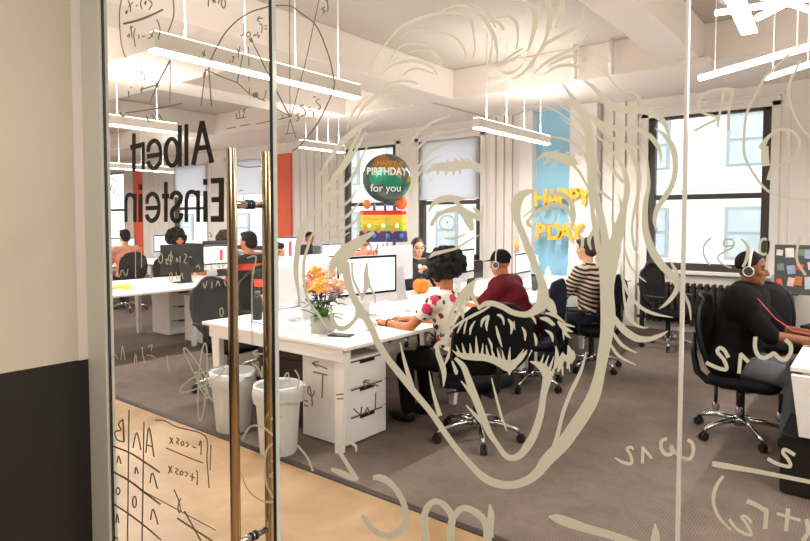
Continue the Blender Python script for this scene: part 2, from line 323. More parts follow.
# ------------------------------------------------------------------ office chair
def backgrid(w, h, z0, y_off=0, depth=.045, nu=13, nv=13, top=.8):
    g = []
    for j in range(nv):
        v = j/(nv-1); hw = w/2*(1-(abs(2*v-1)**3.2)*.42)*(1 if v < .5 else 1-(v-.5)*.18)
        row = []
        for i in range(nu):
            u = 2*i/(nu-1)-1; y = u*hw
            row.append(V((-.045*v - .03*math.sin(v*PI) + depth*u*u + .02*(1-v), y, z0+v*h + (.0 if v < .9 else -.03*u*u))))
        g.append(row)
    return g
def make_chair(label, loc, rz=0, fab=fabric, arms=True, net=True, h=.50, w=.48, group='office chairs round the desks', base=chrome, name='office_chair'):
    t = thing(name, label, 'chair', loc, rz, group)
    # seat : rounded cushion, front at +x
    s = MB(); rs = []
    for z, k in ((.385, .80), (.395, .93), (.42, 1), (.442, .97), (.455, .85)):
        rs.append([V((.03+.235*k*math.copysign(abs(math.cos(a))**.55, math.cos(a)), .245*k*math.copysign(abs(math.sin(a))**.55, math.sin(a)), z-(.015 if math.cos(a) > .6 else 0))) for a in [2*PI*i/28 for i in range(28)]])
    s.rings(rs).build('seat', fab, t, smooth=True)
    z0 = .52; g = backgrid(w, h, z0); m = MB(); nv = len(g); nu = len(g[0])
    m.add([p+V((-.235, 0, 0)) for r in g for p in r], [(j*nu+i, j*nu+i+1, (j+1)*nu+i+1, (j+1)*nu+i) for j in range(nv-1) for i in range(nu-1)])
    bo = m.build('backrest', netm if net else fab, t, smooth=True); sd = bo.modifiers.new('solid', 'SOLIDIFY'); sd.thickness = .012 if net else .04; sd.offset = 0
    loop = [g[0][i] for i in range(nu)]+[g[j][-1] for j in range(1, nv)]+[g[-1][i] for i in range(nu-2, -1, -1)]+[g[j][0] for j in range(nv-2, 0, -1)]
    loop = [p+V((-.235, 0, 0)) for p in loop]; loop.append(loop[0])
    fr = MB().tube(loop, .013, 8); fr.build('backrest_frame', black, t, smooth=True)
    MB().tube([(-.09, 0, .36), (-.22, 0, .37), (-.29, 0, .43), (-.315, 0, .56), (-.315, 0, .72)], [.028, .028, .026, .022, .014], 8).build('back_support', black, t, smooth=True)
    if arms:
        for sy in (-1, 1):
            a = MB().tube([(.0, sy*.20, .385), (-.0, sy*.275, .40), (-.0, sy*.285, .50), (-.02, sy*.28, .625)], .015, 8)
            a.box((-.12, sy*.28-.038, .625), (.13, sy*.28+.038, .65)); a.build('armrest', black, t, .006)
    MB().box((-.12, -.10, .35), (.12, .10, .388)).cyl((0, 0, .12), (0, 0, .36), .028).build('column', black, t, .004)
    MB().tube([(.02, -.1, .37), (.03, -.27, .365)], .007, 6).tube([(-.05, .1, .37), (-.05, .26, .365)], .007, 6).build('lever', black, t, smooth=True)
    b = MB().cyl((0, 0, .085), (0, 0, .15), .042)
    for k in range(5):
        a = 2*PI*k/5+.3; c, q = math.cos(a), math.sin(a)
        b.tube([(c*.03, q*.03, .125), (c*.16, q*.16, .12), (c*.27, q*.27, .092), (c*.305, q*.305, .07)], [.024, .02, .016, .014], 8)
    b.build('base', base, t, smooth=True)
    for k in range(5):
        a = 2*PI*k/5+.3; c, q = math.cos(a), math.sin(a); ca = MB()
        for sd_ in (-1, 1):
            p = V((c*.31, q*.31, .03)); n = V((-q, c, 0))*.016*sd_
            ca.cyl(p+n*.45, p+n*1.25, .03, n=14)
        ca.box((c*.31-.012, q*.31-.012, .03), (c*.31+.012, q*.31+.012, .068)); ca.build('castor', black, t, smooth=False)
    return t
ch1 = make_chair('black office chair that the curly-haired woman in the floral top sits on', (-2.21, 3.64, 0), PI-.55, net=False, w=.60, h=.48)
ch_s = dup(ch1, 'black chair under the woman in the striped top', (-2.33, 6.13, 0), PI-.1)
for k in ch_s.children: pass
ch2 = make_chair('navy-backed office chair that the man in the maroon shirt sits on', (-2.52, 5.12, 0), PI+.1, fab=navy, net=False)
chw = make_chair('empty black mesh-back chair with armrests standing by the right-hand window', (-1.98, 7.72, 0), -.35)
dup(chw, 'empty dark chair at the near left corner of the middle desk', (-4.64, 3.30, 0), .1)
chb = dup(chw, 'black chair under the bearded man at the far side of the middle desk', (-4.90, 4.0, 0), .0)
dup(chw, 'black chair under the dark-haired man facing the left desk', (-6.05, 4.62, 0), PI)
dup(chw, 'black chair under the blonde person near the balloons', (-6.05, 6.75, 0), PI)
dup(chw, 'black chair under the dark-haired woman facing the camera behind the middle desk', (-4.62, 6.05, 0), -.25)
dup(chw, 'black chair under the person in a peach top at the far left desk', (-10.15, 5.14, 0), PI)
dup(chw, 'empty black chair next to the person in peach at the far left desk', (-9.95, 5.95, 0), PI+.5)
dup(chw, 'black chair behind the dark monitor of the left desk', (-8.62, 5.15, 0), 0)
dup(chw, 'black chair behind the bright screen of the left desk', (-8.62, 6.05, 0), 0)
dup(chw, 'black chair on the far side of the left desk near the wall', (-8.62, 7.95, 0), 0)
dup(chw, 'round-backed black chair standing empty behind the man in black', (-.70, 6.35, 0), PI/2-.3)
chm = make_chair('black office chair with silver control levers that the man in black sits on', (-.74, 4.84, 0), .0, net=False, w=.46, arms=False)
for i, (x, y) in enumerate([(-.13, -.16), (.02, -.18), (.26, -.15)]):
    c = MB().cyl((x, y, .26), (x, y, .39), .012).build('control_lever', black, chm, smooth=True)
    MB().ell((x, y, .235), (.026, .012, .04)).build('lever_paddle', chrome, c, smooth=True)
# ------------------------------------------------------------------ computers
scr = mat('lit_screen', (214, 228, 240), .25, emit=.9)
scr_r = mat('lit_screen_window', (226, 236, 244), .25, emit=.9)
redui = mat('red_sidebar', (226, 70, 84), .3, emit=.5)
def computer(label, x, y, rz, w=.60, on=True, dark=False, z=.742, group='all-in-one computers on the desks', red=False, hz=0):
    t = thing('desktop_computer', label, 'computer', (x, y, z), rz, group); hm = black if dark else housing
    h = w*.62; z0 = .12+hz; b = MB()
    b.box((-.012, -w/2, z0), (.006, w/2, z0+h)); rs = []
    for x_, k in ((-.012, .97), (-.022, .85), (-.034, .55), (-.04, .2)):
        rs.append([V((x_, w/2*k*math.copysign(abs(math.cos(a))**.4, math.cos(a)), z0+h/2+h/2*k*math.copysign(abs(math.sin(a))**.4, math.sin(a)))) for a in [2*PI*i/24 for i in range(24)]])
    b.rings(rs); b.build('housing', hm, t, .003)
    MB().box((.006, -w/2+.002, z0+(.07 if not dark else .015)), (.008, w/2-.002, z0+h-.002)).build('bezel', darkgl, t)
    s = MB().box((.008, -w/2+.022, z0+.09), (.0095, w/2-.022, z0+h-.022)); s.build('screen', scr if on else darkgl, t)
    if red: MB().box((.0096, w*.14, z0+.12), (.0105, w*.24, z0+h-.07)).build('screen_sidebar', redui, t)
    MB().prism([(-.03, -.08, z0+h*.4), (-.038, -.08, z0+h*.4), (-.085, -.08, .012), (-.075, -.08, .012)], (0, .16, 0)).box((-.09, -.1, 0), (.09, .1, .012)).build('stand', alu if not dark else black, t, .003)
    return t
computer('all-in-one computer with lit pale screen facing the curly-haired woman', -3.36, 3.76, -.16, .64)
computer('white back of the large computer behind the orchids', -3.68, 3.32, PI+.1, .66)
computer('white back of the computer left of the woman facing the camera', -3.86, 4.75, PI+.05, .58, hz=.08)
computer('tall white screen in front of the man in the cap', -3.42, 5.35, .15, .52, hz=.07)
computer('dark monitor beyond the man in the cap', -3.78, 6.17, .0, .34, on=False, dark=True)
computer('white computer back in front of the woman in stripes', -3.30, 6.45, .1, .5)
computer('large dark monitor back on the left desk behind the marker writing', -7.15, 4.37, PI, .62, dark=True, on=False)
computer('bright screen with a red stripe right of the dark monitor on the left desk', -7.4, 5.02, 0, .56, red=True)
computer('wide bright screen with a red stripe seen just right of the door edge', -7.4, 6.28, 0, .70, red=True)
computer('small dark monitor back on the left desk just behind the wide bright screen', -7.70, 6.95, PI, .46, dark=True, on=False)
computer('small grey-blue screen at the far end of the left desk', -7.4, 7.35, 0, .48)
computer('second dark monitor back on the left desk behind the large one', -7.62, 5.25, PI, .55, dark=True, on=False, hz=.06)
computer('white screen at the very left edge of the glass door', -11.3, 5.6, 0, .6)
computer('white screen beside the orange pillar at the far left desk', -11.3, 6.6, 0, .66)
# ------------------------------------------------------------------ things on the desks
TZ_ = .742
def keyboard(label, x, y, rz):
    t = thing('keyboard', label, 'keyboard', (x, y, TZ_), rz, 'keyboards on the desks')
    MB().box((-.057, -.14, 0), (.057, .14, .008)).build('tray', alu, t, .002)
    k = MB()
    for r in range(5):
        for c in range(13): k.box((-.05+r*.0205, -.133+c*.0206, .008), (-.0315+r*.0205, -.1155+c*.0206, .011))
    k.build('keys', mat('white_keys', (240, 240, 240), .4), t)
keyboard('white keyboard under the hands of the curly-haired woman', -3.03, 3.78, 0)
keyboard('white keyboard in front of the man in the cap', -3.08, 5.0, 0)
keyboard('white keyboard in front of the woman in stripes', -2.98, 6.2, 0)
keyboard('white keyboard in front of the man in black', -.10, 4.84, 0)
po = thing('orchid_pot', 'grey square pot of orange and pink flowers on the near desk corner', 'potted plant', (-3.14, 3.02, TZ_), .35)
pm = mat('grey_ceramic', (176, 170, 164), .6, noise=.04)
MB().rings([[V((sx*w, sy*w, z)) for sx, sy in ((-1, -1), (1, -1), (1, 1), (-1, 1))] for z, w in ((0, .058), (.125, .066), (.125, .058), (.10, .056))]).build('pot', pm, po, .003)
MB().box((-.055, -.055, .09), (.055, .055, .105)).build('soil', mat('soil', (56, 44, 34), .9, noise=.3), po)
leaf = mat('leaf_green', (66, 122, 40), .4, noise=.2, scale=8); dleaf = mat('dark_leaf', (44, 62, 44), .5, noise=.3)
def leafm(p0, d, L, w, droop, n=8):
    d = V(d).normalized(); sd = d.cross(V((0, 0, 1))).normalized(); vs = []; fs = []
    for i in range(n+1):
        t_ = i/n; p = V(p0)+d*L*t_+V((0, 0, -droop*t_*t_)); q = w*math.sin(PI*min(t_*.92+.08, 1))*.5
        vs += [p-sd*q, p+V((0, 0, -.006)), p+sd*q]
    for i in range(n): a = 3*i; fs += [(a, a+1, a+4, a+3), (a+1, a+2, a+5, a+4)]
    return vs, fs
for a, L, el, dr in [(2.6, .22, .9, .04), (2.0, .2, .7, .06), (-.3, .19, .5, .08), (-2.6, .2, .8, .06), (.9, .17, .6, .08), (-1.4, .18, .5, .09), (-.9, .20, .9, .05)]:
    m = MB(); m.add(*leafm((0, 0, .10), (math.cos(a), math.sin(a), el), L*1.15, .065, dr)); lf = m.build('leaf', leaf, po, smooth=True)
    lf.modifiers.new('s', 'SOLIDIFY').thickness = .002
fcol = [mat('orange_petal', (244, 168, 66), .5, noise=.1), mat('peach_petal', (246, 196, 160), .5, noise=.1), mat('pink_petal', (240, 178, 176), .5, noise=.1)]
for i in range(17):
    a = random.uniform(0, 2*PI); r = random.uniform(.03, .17); z = random.uniform(.30, .45); p = V((math.cos(a)*r, math.sin(a)*r, z))
    st = MB().tube([(0, 0, .10), p*.5+V((0, 0, .08)), p], [.004, .003, .002], 6).build('stem', dleaf, po, smooth=True)
    m = MB(); fc = V((.75, -.65, .25)) if i % 3 else V((math.cos(a), math.sin(a), .6)); fc.normalize(); u = fc.cross(V((0, 0, 1))).normalized(); w = fc.cross(u)
    for k in range(5):
        g = 2*PI*k/5; d = u*math.cos(g)+w*math.sin(g); q = d.cross(fc); c0 = p+d*.025
        m.rings([[c0+(d*math.cos(b)*.026+q*math.sin(b)*.02)*s_+fc*f_ for b in [2*PI*j/8 for j in range(8)]] for s_, f_ in ((.3, -.003), (1, 0), (.8, .006), (.2, .004))])
    m.build('flower', fcol[0 if (p.x*.79+p.y*.61) < .03 and i % 5 else (1 if i % 2 else 2)], po, smooth=True)
fl = MB()
for i in range(46):
    a = random.uniform(0, 2*PI); r = random.uniform(.0, .13); z = random.uniform(.18, .30)
    fl.add(*leafm((math.cos(a)*r, math.sin(a)*r, z), (math.cos(a+.5), math.sin(a+.5), random.uniform(-.2, .8)), .07, .04, .02, 4))
tag(fl.build('foliage', dleaf, po, smooth=True), None, None, None, 'stuff')
mg = thing('coffee_mug', 'white mug on the desk left of the floral woman\'s hands', 'mug', (-2.93, 3.30, TZ_))
MB().rings([[V((math.cos(a)*r, math.sin(a)*r, z)) for a in [2*PI*i/20 for i in range(20)]] for r, z in ((.034, 0), (.041, .01), (.043, .09), (.039, .09), (.037, .012))]).build('cup', colm, mg, smooth=True)
MB().tube([(.04, 0, .075), (.066, 0, .07), (.07, 0, .045), (.06, 0, .022), (.04, 0, .018)], .005, 8).build('handle', colm, mg, smooth=True)
gl = thing('eyeglasses', 'dark-framed glasses lying on the desk before the lit screen', 'glasses', (-3.02, 3.48, TZ_+.003), .5)
for s_ in (-1, 1):
    MB().tube([(0, s_*.035+.026*math.cos(a), .018+.018*math.sin(a)) for a in [2*PI*i/14 for i in range(15)]], .003, 6).build('rim', black, gl)
    MB().tube([(0, s_*.062, .024), (.06, s_*.06, .01), (.11, s_*.055, .003)], .0025, 6).build('temple', black, gl)
pk = thing('orange_pumpkin', 'round orange pumpkin on the desk in front of the woman facing the camera', 'pumpkin', (-4.02, 5.40, TZ_))
om = mat('pumpkin_orange', (246, 138, 28), .5, noise=.06)
MB().rings([[V((math.cos(a)*r*(1+.05*math.cos(8*a)), math.sin(a)*r*(1+.05*math.cos(8*a)), z)) for a in [2*PI*i/48 for i in range(48)]] for r, z in ((.03, 0), (.075, .02), (.092, .075), (.08, .13), (.05, .155), (.02, .15))]).build('rind', om, pk, smooth=True)
MB().tube([(0, 0, .148), (.005, 0, .175)], [.012, .008], 8).build('stem', leaf, pk, smooth=True)
bt = thing('water_bottle', 'black drink bottle on the near left corner of the middle desk', 'bottle', (-3.98, 3.10, TZ_), 0, 'bottles on the desks')
MB().rings([[V((math.cos(a)*r, math.sin(a)*r, z)) for a in [2*PI*i/20 for i in range(20)]] for r, z in ((.036, 0), (.038, .01), (.038, .17), (.03, .19), (.022, .20))]).build('body', black, bt, smooth=True)
MB().cyl((0, 0, .198), (0, 0, .235), .026, .024).build('lid', mat('bottle_lid', (70, 70, 72), .4), bt, smooth=True)
def bottle(label, x, y, c, h, r=.035):
    m = mat('bottle_%d' % c[0], c, .25); t = thing('bottle', label, 'bottle', (x, y, TZ_), 0, 'bottles on the desks')
    MB().rings([[V((math.cos(a)*q, math.sin(a)*q, z)) for a in [2*PI*i/16 for i in range(16)]] for q, z in ((r*.9, 0), (r, .01), (r, h*.65), (r*.45, h*.82), (r*.4, h*.92))]).build('body', m, t, smooth=True)
    MB().cyl((0, 0, h*.915), (0, 0, h), r*.48).build('cap', colm, t, smooth=True)
bottle('tall pale blue bottle in front of the blue wall', -3.98, 8.25, (206, 232, 236), .30)
bottle('pale green bottle in front of the blue wall', -3.85, 7.95, (176, 220, 186), .22)
bottle('short white bottle at the right of the bottles by the blue wall', -3.62, 7.85, (236, 240, 222), .17, .04)
bottle('pale yellow bottle at the far desk end by the blue wall', -3.45, 8.2, (232, 236, 190), .19)
bottle('blue bottle beside the tall white screen near the man in the cap', -3.25, 5.78, (64, 112, 168), .2)
tu = thing('tumbler', 'dark grey tumbler on the desk just right of the man in the cap', 'tumbler', (-3.12, 6.42, TZ_))
MB().cyl((0, 0, 0), (0, 0, .17), .04, .048).build('body', mat('tumbler_grey', (84, 92, 88), .4), tu, smooth=True)
MB().cyl((0, 0, .168), (0, 0, .19), .05, .046).build('lid', black, tu, smooth=True)
pc = thing('pencil_cup', 'blue pencil holder topped with orange pencils behind the man in the cap', 'pencil holder', (-3.85, 7.35, TZ_))
MB().cyl((0, 0, 0), (0, 0, .40), .03, .035).build('cup', mat('holder_blue', (92, 120, 150), .5), pc, smooth=True)
for i in range(6):
    a = i; MB().cyl((.012*math.cos(a), .012*math.sin(a), .3), (.035*math.cos(a), .035*math.sin(a), .56+.02*math.sin(i*2)), .008, n=8).build('pencil', mat('pencil_orange', (232, 140, 84), .5), pc, smooth=True)
bn = thing('banana_bunch', 'yellow bananas lying on the left desk at the door edge', 'bananas', (-6.86, 3.42, TZ_), .4)
for k in range(4):
    o = (k-1.5)*.03; pts = [(-.10+.2*i/8, o*(1+.5*math.sin(PI*i/8)), .02+.035*math.sin(PI*i/8)) for i in range(9)]
    MB().tube(pts, [.006, .014, .018, .019, .019, .018, .016, .011, .005], 8).build('banana', mat('banana_yellow', (246, 190, 44), .5, noise=.08), bn, smooth=True)
bx = thing('cardboard_box', 'small brown cardboard box under the bright screen on the left desk', 'box', (-7.95, 5.25, TZ_))
MB().box((-.09, -.12, 0), (.09, .12, .085)).build('carton', mat('cardboard', (186, 122, 76), .8), bx, .003)
MB().box((-.088, -.118, .085), (.0, .118, .09)).build('flap', MC['cardboard'], bx)
pp = mat('paper', (244, 242, 238), .8)
def papers(label, x, y, rz, n=4):
    t = thing('paper_stack', label, 'papers', (x, y, TZ_), rz, 'papers on the desks')
    for i in range(n):
        m = MB().box((-.105, -.148, i*.004), (.105, .148, i*.004+.0035), (0, 0, random.uniform(-.15, .15))); m.build('sheet', pp, t)
papers('loose sheets beside the orchid pot', -3.48, 2.98, .3)
papers('sheets on the desk edge by the pumpkin', -3.35, 4.35, .1)
papers('white sheets stacked behind the arm of the man in the cap', -3.62, 6.1, .2, 6)
papers('sheets beside the black bottle', -3.92, 3.5, 1.2)
tb = thing('tablet', 'black tablet lying flat on the near corner of the middle desk', 'tablet', (-2.95, 3.02, TZ_), .35)
MB().box((-.085, -.05, 0), (.085, .05, .008)).build('case', black, tb, .003); MB().box((-.075, -.043, .008), (.075, .043, .009)).build('screen', darkgl, tb)
cb = MB().tube([(-3.95, 3.0, .747), (-3.7, 2.95, .747), (-3.5, 3.1, .747), (-3.3, 3.22, .747), (-3.1, 3.2, .747)], .003, 6).build('power_cord', black); tag(cb, 'thin black cord lying across the near end of the middle desk', 'cord')
rc = MB().tube([(-.62, 4.62, 1.03), (-.52, 4.66, .90), (-.42, 4.7, .82), (-.2, 4.75, .79), (.1, 4.8, .76), (.4, 4.85, .748)], .0032, 8).build('headphone_cable', mat('red_cable', (214, 76, 96), .4), smooth=True); tag(rc, 'thin red cable running from the headphones of the man in black to his desk', 'cable')
dm = thing('computer_mouse', 'dark mouse lying on the desk right of the mug', 'mouse', (-3.0, 3.55, TZ_), .4); MB().ell((0, 0, .008), (.05, .03, .02)).build('shell', black, dm, smooth=True); MB().cyl((.02, -.004, .026), (.02, .004, .026), .006).build('wheel', alu, dm)
# computer tower and under-desk things
ct = thing('computer_tower', 'black computer tower on the carpet under the right-hand desk', 'computer tower', (-.20, 4.2, 0))
MB().box((-.2, -.24, .01), (.12, .22, .345)).build('case', black, ct, .006); MB().box((-.2, -.245, .03), (.12, -.24, .325)).build('front_panel', mat('tower_front', (14, 14, 15), .3), ct)
for x in (-.12, .03): MB().box((x, -.22, 0), (x+.04, .2, .012)).build('foot', black, ct)
sb = thing('storage_box', 'dark burgundy box standing under the middle desk behind the white bins', 'box', (-3.62, 3.20, 0))
MB().box((-.22, -.2, 0), (.3, .2, .5)).build('body', mat('burgundy', (54, 26, 24), .6), sb, .01); MB().box((-.225, -.205, .5), (.305, .205, .56)).build('lid', MC['burgundy'], sb, .008)
bg = thing('backpack', 'black backpack on the carpet beside the bearded man\'s chair', 'bag', (-4.25, 3.55, 0), .4)
MB().ell((0, 0, .2), (.13, .17, .2)).remesh('body', black, bg, .02); MB().ell((.1, 0, .14), (.05, .12, .1)).build('pocket', fabric, bg, smooth=True)
MB().tube([(0, -.04, .38), (0, -.03, .44), (0, .03, .44), (0, .04, .38)], .01, 6).build('handle', fabric, bg)
# ------------------------------------------------------------------ waste bins
bagm = mat('bin_liner', (214, 214, 212), .4); bagm.node_tree.nodes['Principled BSDF'].inputs['Alpha'].default_value = .8
binm = mat('white_bin', (206, 205, 200), .5)
def make_bin(label, x, y, h, r, rz):
    t = thing('waste_bin', label, 'waste bin', (x, y, 0), rz, 'white waste bins beside the desk')
    n = 28; c = [2*PI*i/n for i in range(n)]
    MB().rings([[V((math.cos(a)*q, math.sin(a)*q, z)) for a in c] for q, z in ((r*.76, 0), (r*.78, .006), (r*.98, h-.03), (r*1.03, h-.03), (r*1.03, h), (r*.96, h), (r*.75, .012))]).build('bucket', binm, t, smooth=False)
    rs = []
    for q, z in ((1.07, h-.09), (1.09, h-.05), (1.07, h+.008), (1.0, h+.014), (.93, h-.05), (.8, h-.2), (.6, h-.28)):
        rs.append([V((math.cos(a)*r*q*(1+.02*math.sin(5*a+z*60)), math.sin(a)*r*q*(1+.02*math.sin(7*a+z*40)), z+.012*math.sin(3*a)*(1 if z < h-.04 else .1))) for a in c])
    MB().rings(rs, False).build('bin_liner', bagm, t, smooth=True)
    MB().ell((r*1.06, -.02, h-.01), (.02, .035, .018)).build('liner_knot', bagm, t, smooth=True)
make_bin('white lined waste bin seen right behind the door handle', -3.74, 2.68, .43, .158, .2)
make_bin('white lined waste bin against the desk end, nearer the drawers', -3.13, 2.60, .45, .155, 1.0)
# ------------------------------------------------------------------ pinboard
pb = thing('pinboard', 'dark grey pinboard covered in small photos and notes at the right edge', 'pinboard', (.1, 7.45, 0))
MB().box((-.95, -.02, .78), (1.2, .02, 1.30)).build('board', mat('grey_felt', (84, 84, 86), .9, noise=.06), pb, .004)
for x in (-.58, .82): MB().box((x-.02, -.02, 0), (x+.02, .02, .78)).box((x-.04, -.2, 0), (x+.04, .2, .02)).build('leg', black, pb)
pcs = [(226, 222, 216), (190, 196, 204), (214, 92, 60), (232, 226, 218), (176, 60, 60), (232, 190, 190), (120, 140, 110), (236, 232, 224), (200, 120, 70), (150, 170, 200)]
for i in range(36):
    x = -.89+(i % 12)*.085+random.uniform(-.015, .015); z = 1.22-(i//12)*.155+random.uniform(-.025, .025); c = pcs[i*3 % 10]; hw, hh = random.uniform(.025, .045), random.uniform(.03, .065)
    o = MB().box((x-hw, -.024-i*.0002, z-hh), (x+hw, -.021-i*.0002, z+hh), (0, random.uniform(-.15, .15), 0)).build('photo', mat('note_%d' % (i*3 % 10), c, .6, noise=.15, scale=30), None)
    o.parent = pb
# ------------------------------------------------------------------ balloons
def foil(name, c, noise_): return mat(name, c, .25, .35, noise=noise_)
bal = thing('foil_balloon', 'round green foil birthday balloon floating over the middle desk', 'balloon', (-4.52, 5.40, 1.62), .69)
def bmat():
    m = mat('green_foil', (40, 120, 96), .22, .35); n, l = nodes(m); b = n['Principled BSDF']
    tc = n.new('ShaderNodeTexCoord'); vo = n.new('ShaderNodeTexVoronoi'); vo.inputs['Scale'].default_value = 6; l.new(tc.outputs['Object'], vo.inputs[0])
    r = n.new('ShaderNodeValToRGB'); e = r.color_ramp; e.interpolation = 'CONSTANT'
    for i, (p, c) in enumerate([(0, (70, 92, 84)), (.3, (22, 140, 110)), (.5, (84, 90, 86)), (.66, (40, 110, 92)), (.8, (170, 120, 50)), (.9, (50, 150, 122))]):
        el = e.elements[i] if i < 2 else e.elements.new(p); el.position = p; el.color = lin(c)
    sp = n.new('ShaderNodeSeparateColor'); l.new(vo.outputs['Color'], sp.inputs[0]); l.new(sp.outputs[0], r.inputs[0]); l.new(r.outputs[0], b.inputs['Base Color']); return m
RB = .285; rs = []
for i in range(1, 12):
    g = PI*i/12; q = math.sin(g)**.8*RB; rs.append([V((math.cos(a)*q, -math.cos(g)*.115, .43+math.sin(a)*q)) for a in [2*PI*k/36 for k in range(36)]])
MB().rings(rs).build('balloon', bmat(), bal, smooth=True)
MB().tube([(0, 0, .16), (0, 0, .13), (.01, 0, .11)], [.012, .02, .004], 8).build('neck', MC['green_foil'], bal)
def text3(s, size, loc, m, parent, name, rot=(PI/2, 0, 0), ext=.004, off=0, scale=(1, 1, 1)):
    cu = bpy.data.curves.new(name, 'FONT'); cu.body = s; cu.size = size; cu.align_x = 'CENTER'; cu.extrude = ext; cu.offset = off
    tmp = bpy.data.objects.new('tmp', cu); COL.objects.link(tmp); bpy.context.view_layer.update()
    me = bpy.data.meshes.new_from_object(tmp.evaluated_get(bpy.context.evaluated_depsgraph_get())); bpy.data.objects.remove(tmp)
    me.materials.clear(); me.materials.append(m)
    o = bpy.data.objects.new(name, me); COL.objects.link(o); o.parent = parent; o.location = loc; o.rotation_euler = rot; o.scale = scale; return o
lett = mat('balloon_lettering', (226, 232, 222), .5)
text3('BIRTHDAY', .118, (-.0, -.121, .46), lett, bal, 'lettering', off=.004, scale=(.82, 1, 1))
text3('for you', .12, (-.01, -.112, .27), lett, bal, 'lettering')
text3('HAPPY', .075, (0, -.108, .57), mat('gold_lettering', (206, 150, 60), .5), bal, 'lettering')
sg = tag(MB().tube([(-4.52, 5.40, 1.62), (-4.50, 5.36, 1.3), (-4.46, 5.34, 1.0), (-4.44, 5.34, .745)], .0025, 5).build('balloon_string', mat('string_grey', (150, 140, 130), .7)), 'thin string hanging from the birthday balloons to the desk', 'string')
ck = thing('cake_balloon', 'rainbow-striped cake-shaped foil balloon below the round green one', 'balloon', (-4.66, 5.50, 1.30), .69); ck.scale = (1.08, 1.08, 1.12)
lay = [(-.27, .27, .0, .05, (70, 64, 110)), (-.265, .265, .05, .115, (70, 170, 90)), (-.262, .262, .115, .18, (186, 206, 60)), (-.26, .26, .18, .24, (240, 206, 70)), (-.26, .26, .24, .29, (240, 130, 60)), (-.255, .255, .29, .335, (226, 52, 48))]
for a, b, z0, z1, c in lay:
    rs = [[V((x, y*(.09 if 1 else 0), z)) for x, y in [(a, -.4), (a*.8, -1), (0, -1.15), (b*.8, -1), (b, -.4), (b, .4), (b*.8, 1), (0, 1.15), (a*.8, 1), (a, .4)]] for z in (z0, z1)]
    MB().rings(rs).build('foil_layer', mat('foil_%d' % c[0], c, .25, .3), ck, .008)
for i in range(9):
    x = -.2+i*.05; MB().ell((x, -.105, .12+.06*math.sin(i*2.1)), (.024, .012, .028)).build('icing_dot', mat('foil_dot_%d' % (i % 3), [(238, 120, 90), (250, 236, 190), (80, 120, 190)][i % 3], .3), ck, smooth=True)
for x in (-.1, .02, .13):
    MB().cyl((x, 0, .335), (x, 0, .41), .016).build('candle', mat('foil_dot_2', (80, 120, 190), .3), ck, smooth=True)
MB().ell((.2, 0, .42), (.07, .03, .075)).build('flame', mat('orange_foil', (242, 128, 60), .3), ck, smooth=True)
MB().ell((-.18, 0, .40), (.045, .03, .05)).build('flame', MC['orange_foil'], ck, smooth=True)
rbn = MB()
for i in range(5):
    rbn.tube([(-.16+.07*i+.03*math.sin(j*1.3+i), -.02*i, -.02-j*.045) for j in range(5)], .01, 6)
tag(rbn.build('streamers', mat('red_ribbon', (226, 110, 96), .5), ck, smooth=True), None, None)
# letter balloons
def letters(word, xs, z, y, phr):
    for ch_, x in zip(word, xs):
        o = text3(ch_, .34, (x, y, z), gold, None, 'letter_balloon', ext=.02, off=.012)
        o.modifiers.new('b', 'BEVEL').width = .01
        tag(o, phr(ch_), 'balloon', 'gold letter balloons')
px = lambda p, Y=WY-.28: onY(p, 200, Y).x
nm = iter(['gold foil letter H at the left end of the upper word', 'gold foil letter A in the upper word on the blue wall', 'first gold foil letter P of the upper word', 'second gold foil letter P of the upper word', 'gold foil letter Y ending the upper word on the white column'])
letters('HAPPY', [px(541), px(553), px(563), px(574), px(584)], 1.80, WY-.28, lambda c: next(nm))
nm2 = iter(['gold foil letter B starting the lower word', 'gold foil letter D in the lower word on the blue wall', 'gold foil letter A in the lower word on the blue wall', 'gold foil letter Y ending the lower word beside the striped woman'])
letters('BDAY', [px(542), px(555), px(566), px(577)], 1.27, WY-.28, lambda c: next(nm2))
# small gold balloons far left
# ------------------------------------------------------------------ lamps
lampm = mat('lamp_diffuser', (255, 246, 232), .4, emit=9)
lampb = mat('lamp_housing', (236, 232, 226), .5)
def ar_(name, loc, rot, sx, sy, p, c=(1, .97, .94)):
    l = bpy.data.lights.new(name, 'AREA'); l.shape = 'RECTANGLE'; l.size = sx; l.size_y = sy; l.energy = p; l.color = c
    o = bpy.data.objects.new(name, l); COL.objects.link(o); o.location = loc; o.rotation_euler = rot; return o
def pendant(label, x, y0, y1, z):
    t = thing('pendant_light', label, 'pendant light', (x, (y0+y1)/2, z), 0, 'linear pendant lights over the desks'); h = (y1-y0)/2
    MB().box((-.045, -h, .012), (.045, h, .115)).build('housing', lampb, t, .004)
    MB().box((-.04, -h+.005, -.002), (.04, h-.005, .014)).build('diffuser', lampm, t)
    MB().box((-.035, -h+.01, .114), (.035, h-.01, .12)).build('upper_diffuser', lampm, t)
    for dz, ry, e_ in ((-.006, 0, 56), (.126, PI, 12)): ar_(t.name+'_tube', (x, (y0+y1)/2, z+dz), (ry, 0, 0), .06, 2*h-.04, e_*h)
    for s_ in (-1, 1):
        for q in (.75, .25): MB().cyl((0, s_*h*q, .12), (0, s_*h*q, CZ-z), .005).build('suspension_rod', colm, t, smooth=True)
    return t
pendant('nearest linear pendant light over the middle desk, left of the drawn hair', -3.55, 1.98, 3.85, 2.60)
pendant('linear pendant light over the far part of the middle desk by the blue wall', -3.60, 5.87, 7.76, 2.60)
pendant('linear pendant light over the near part of the left desk', -6.9, 2.2, 4.15, 2.64)
pendant('linear pendant light over the far part of the left desk', -6.9, 6.2, 7.15, 2.66)
pendant('linear pendant light over the far left desk, above the orange pillar', -12.1, 5.3, 7.2, 2.6)
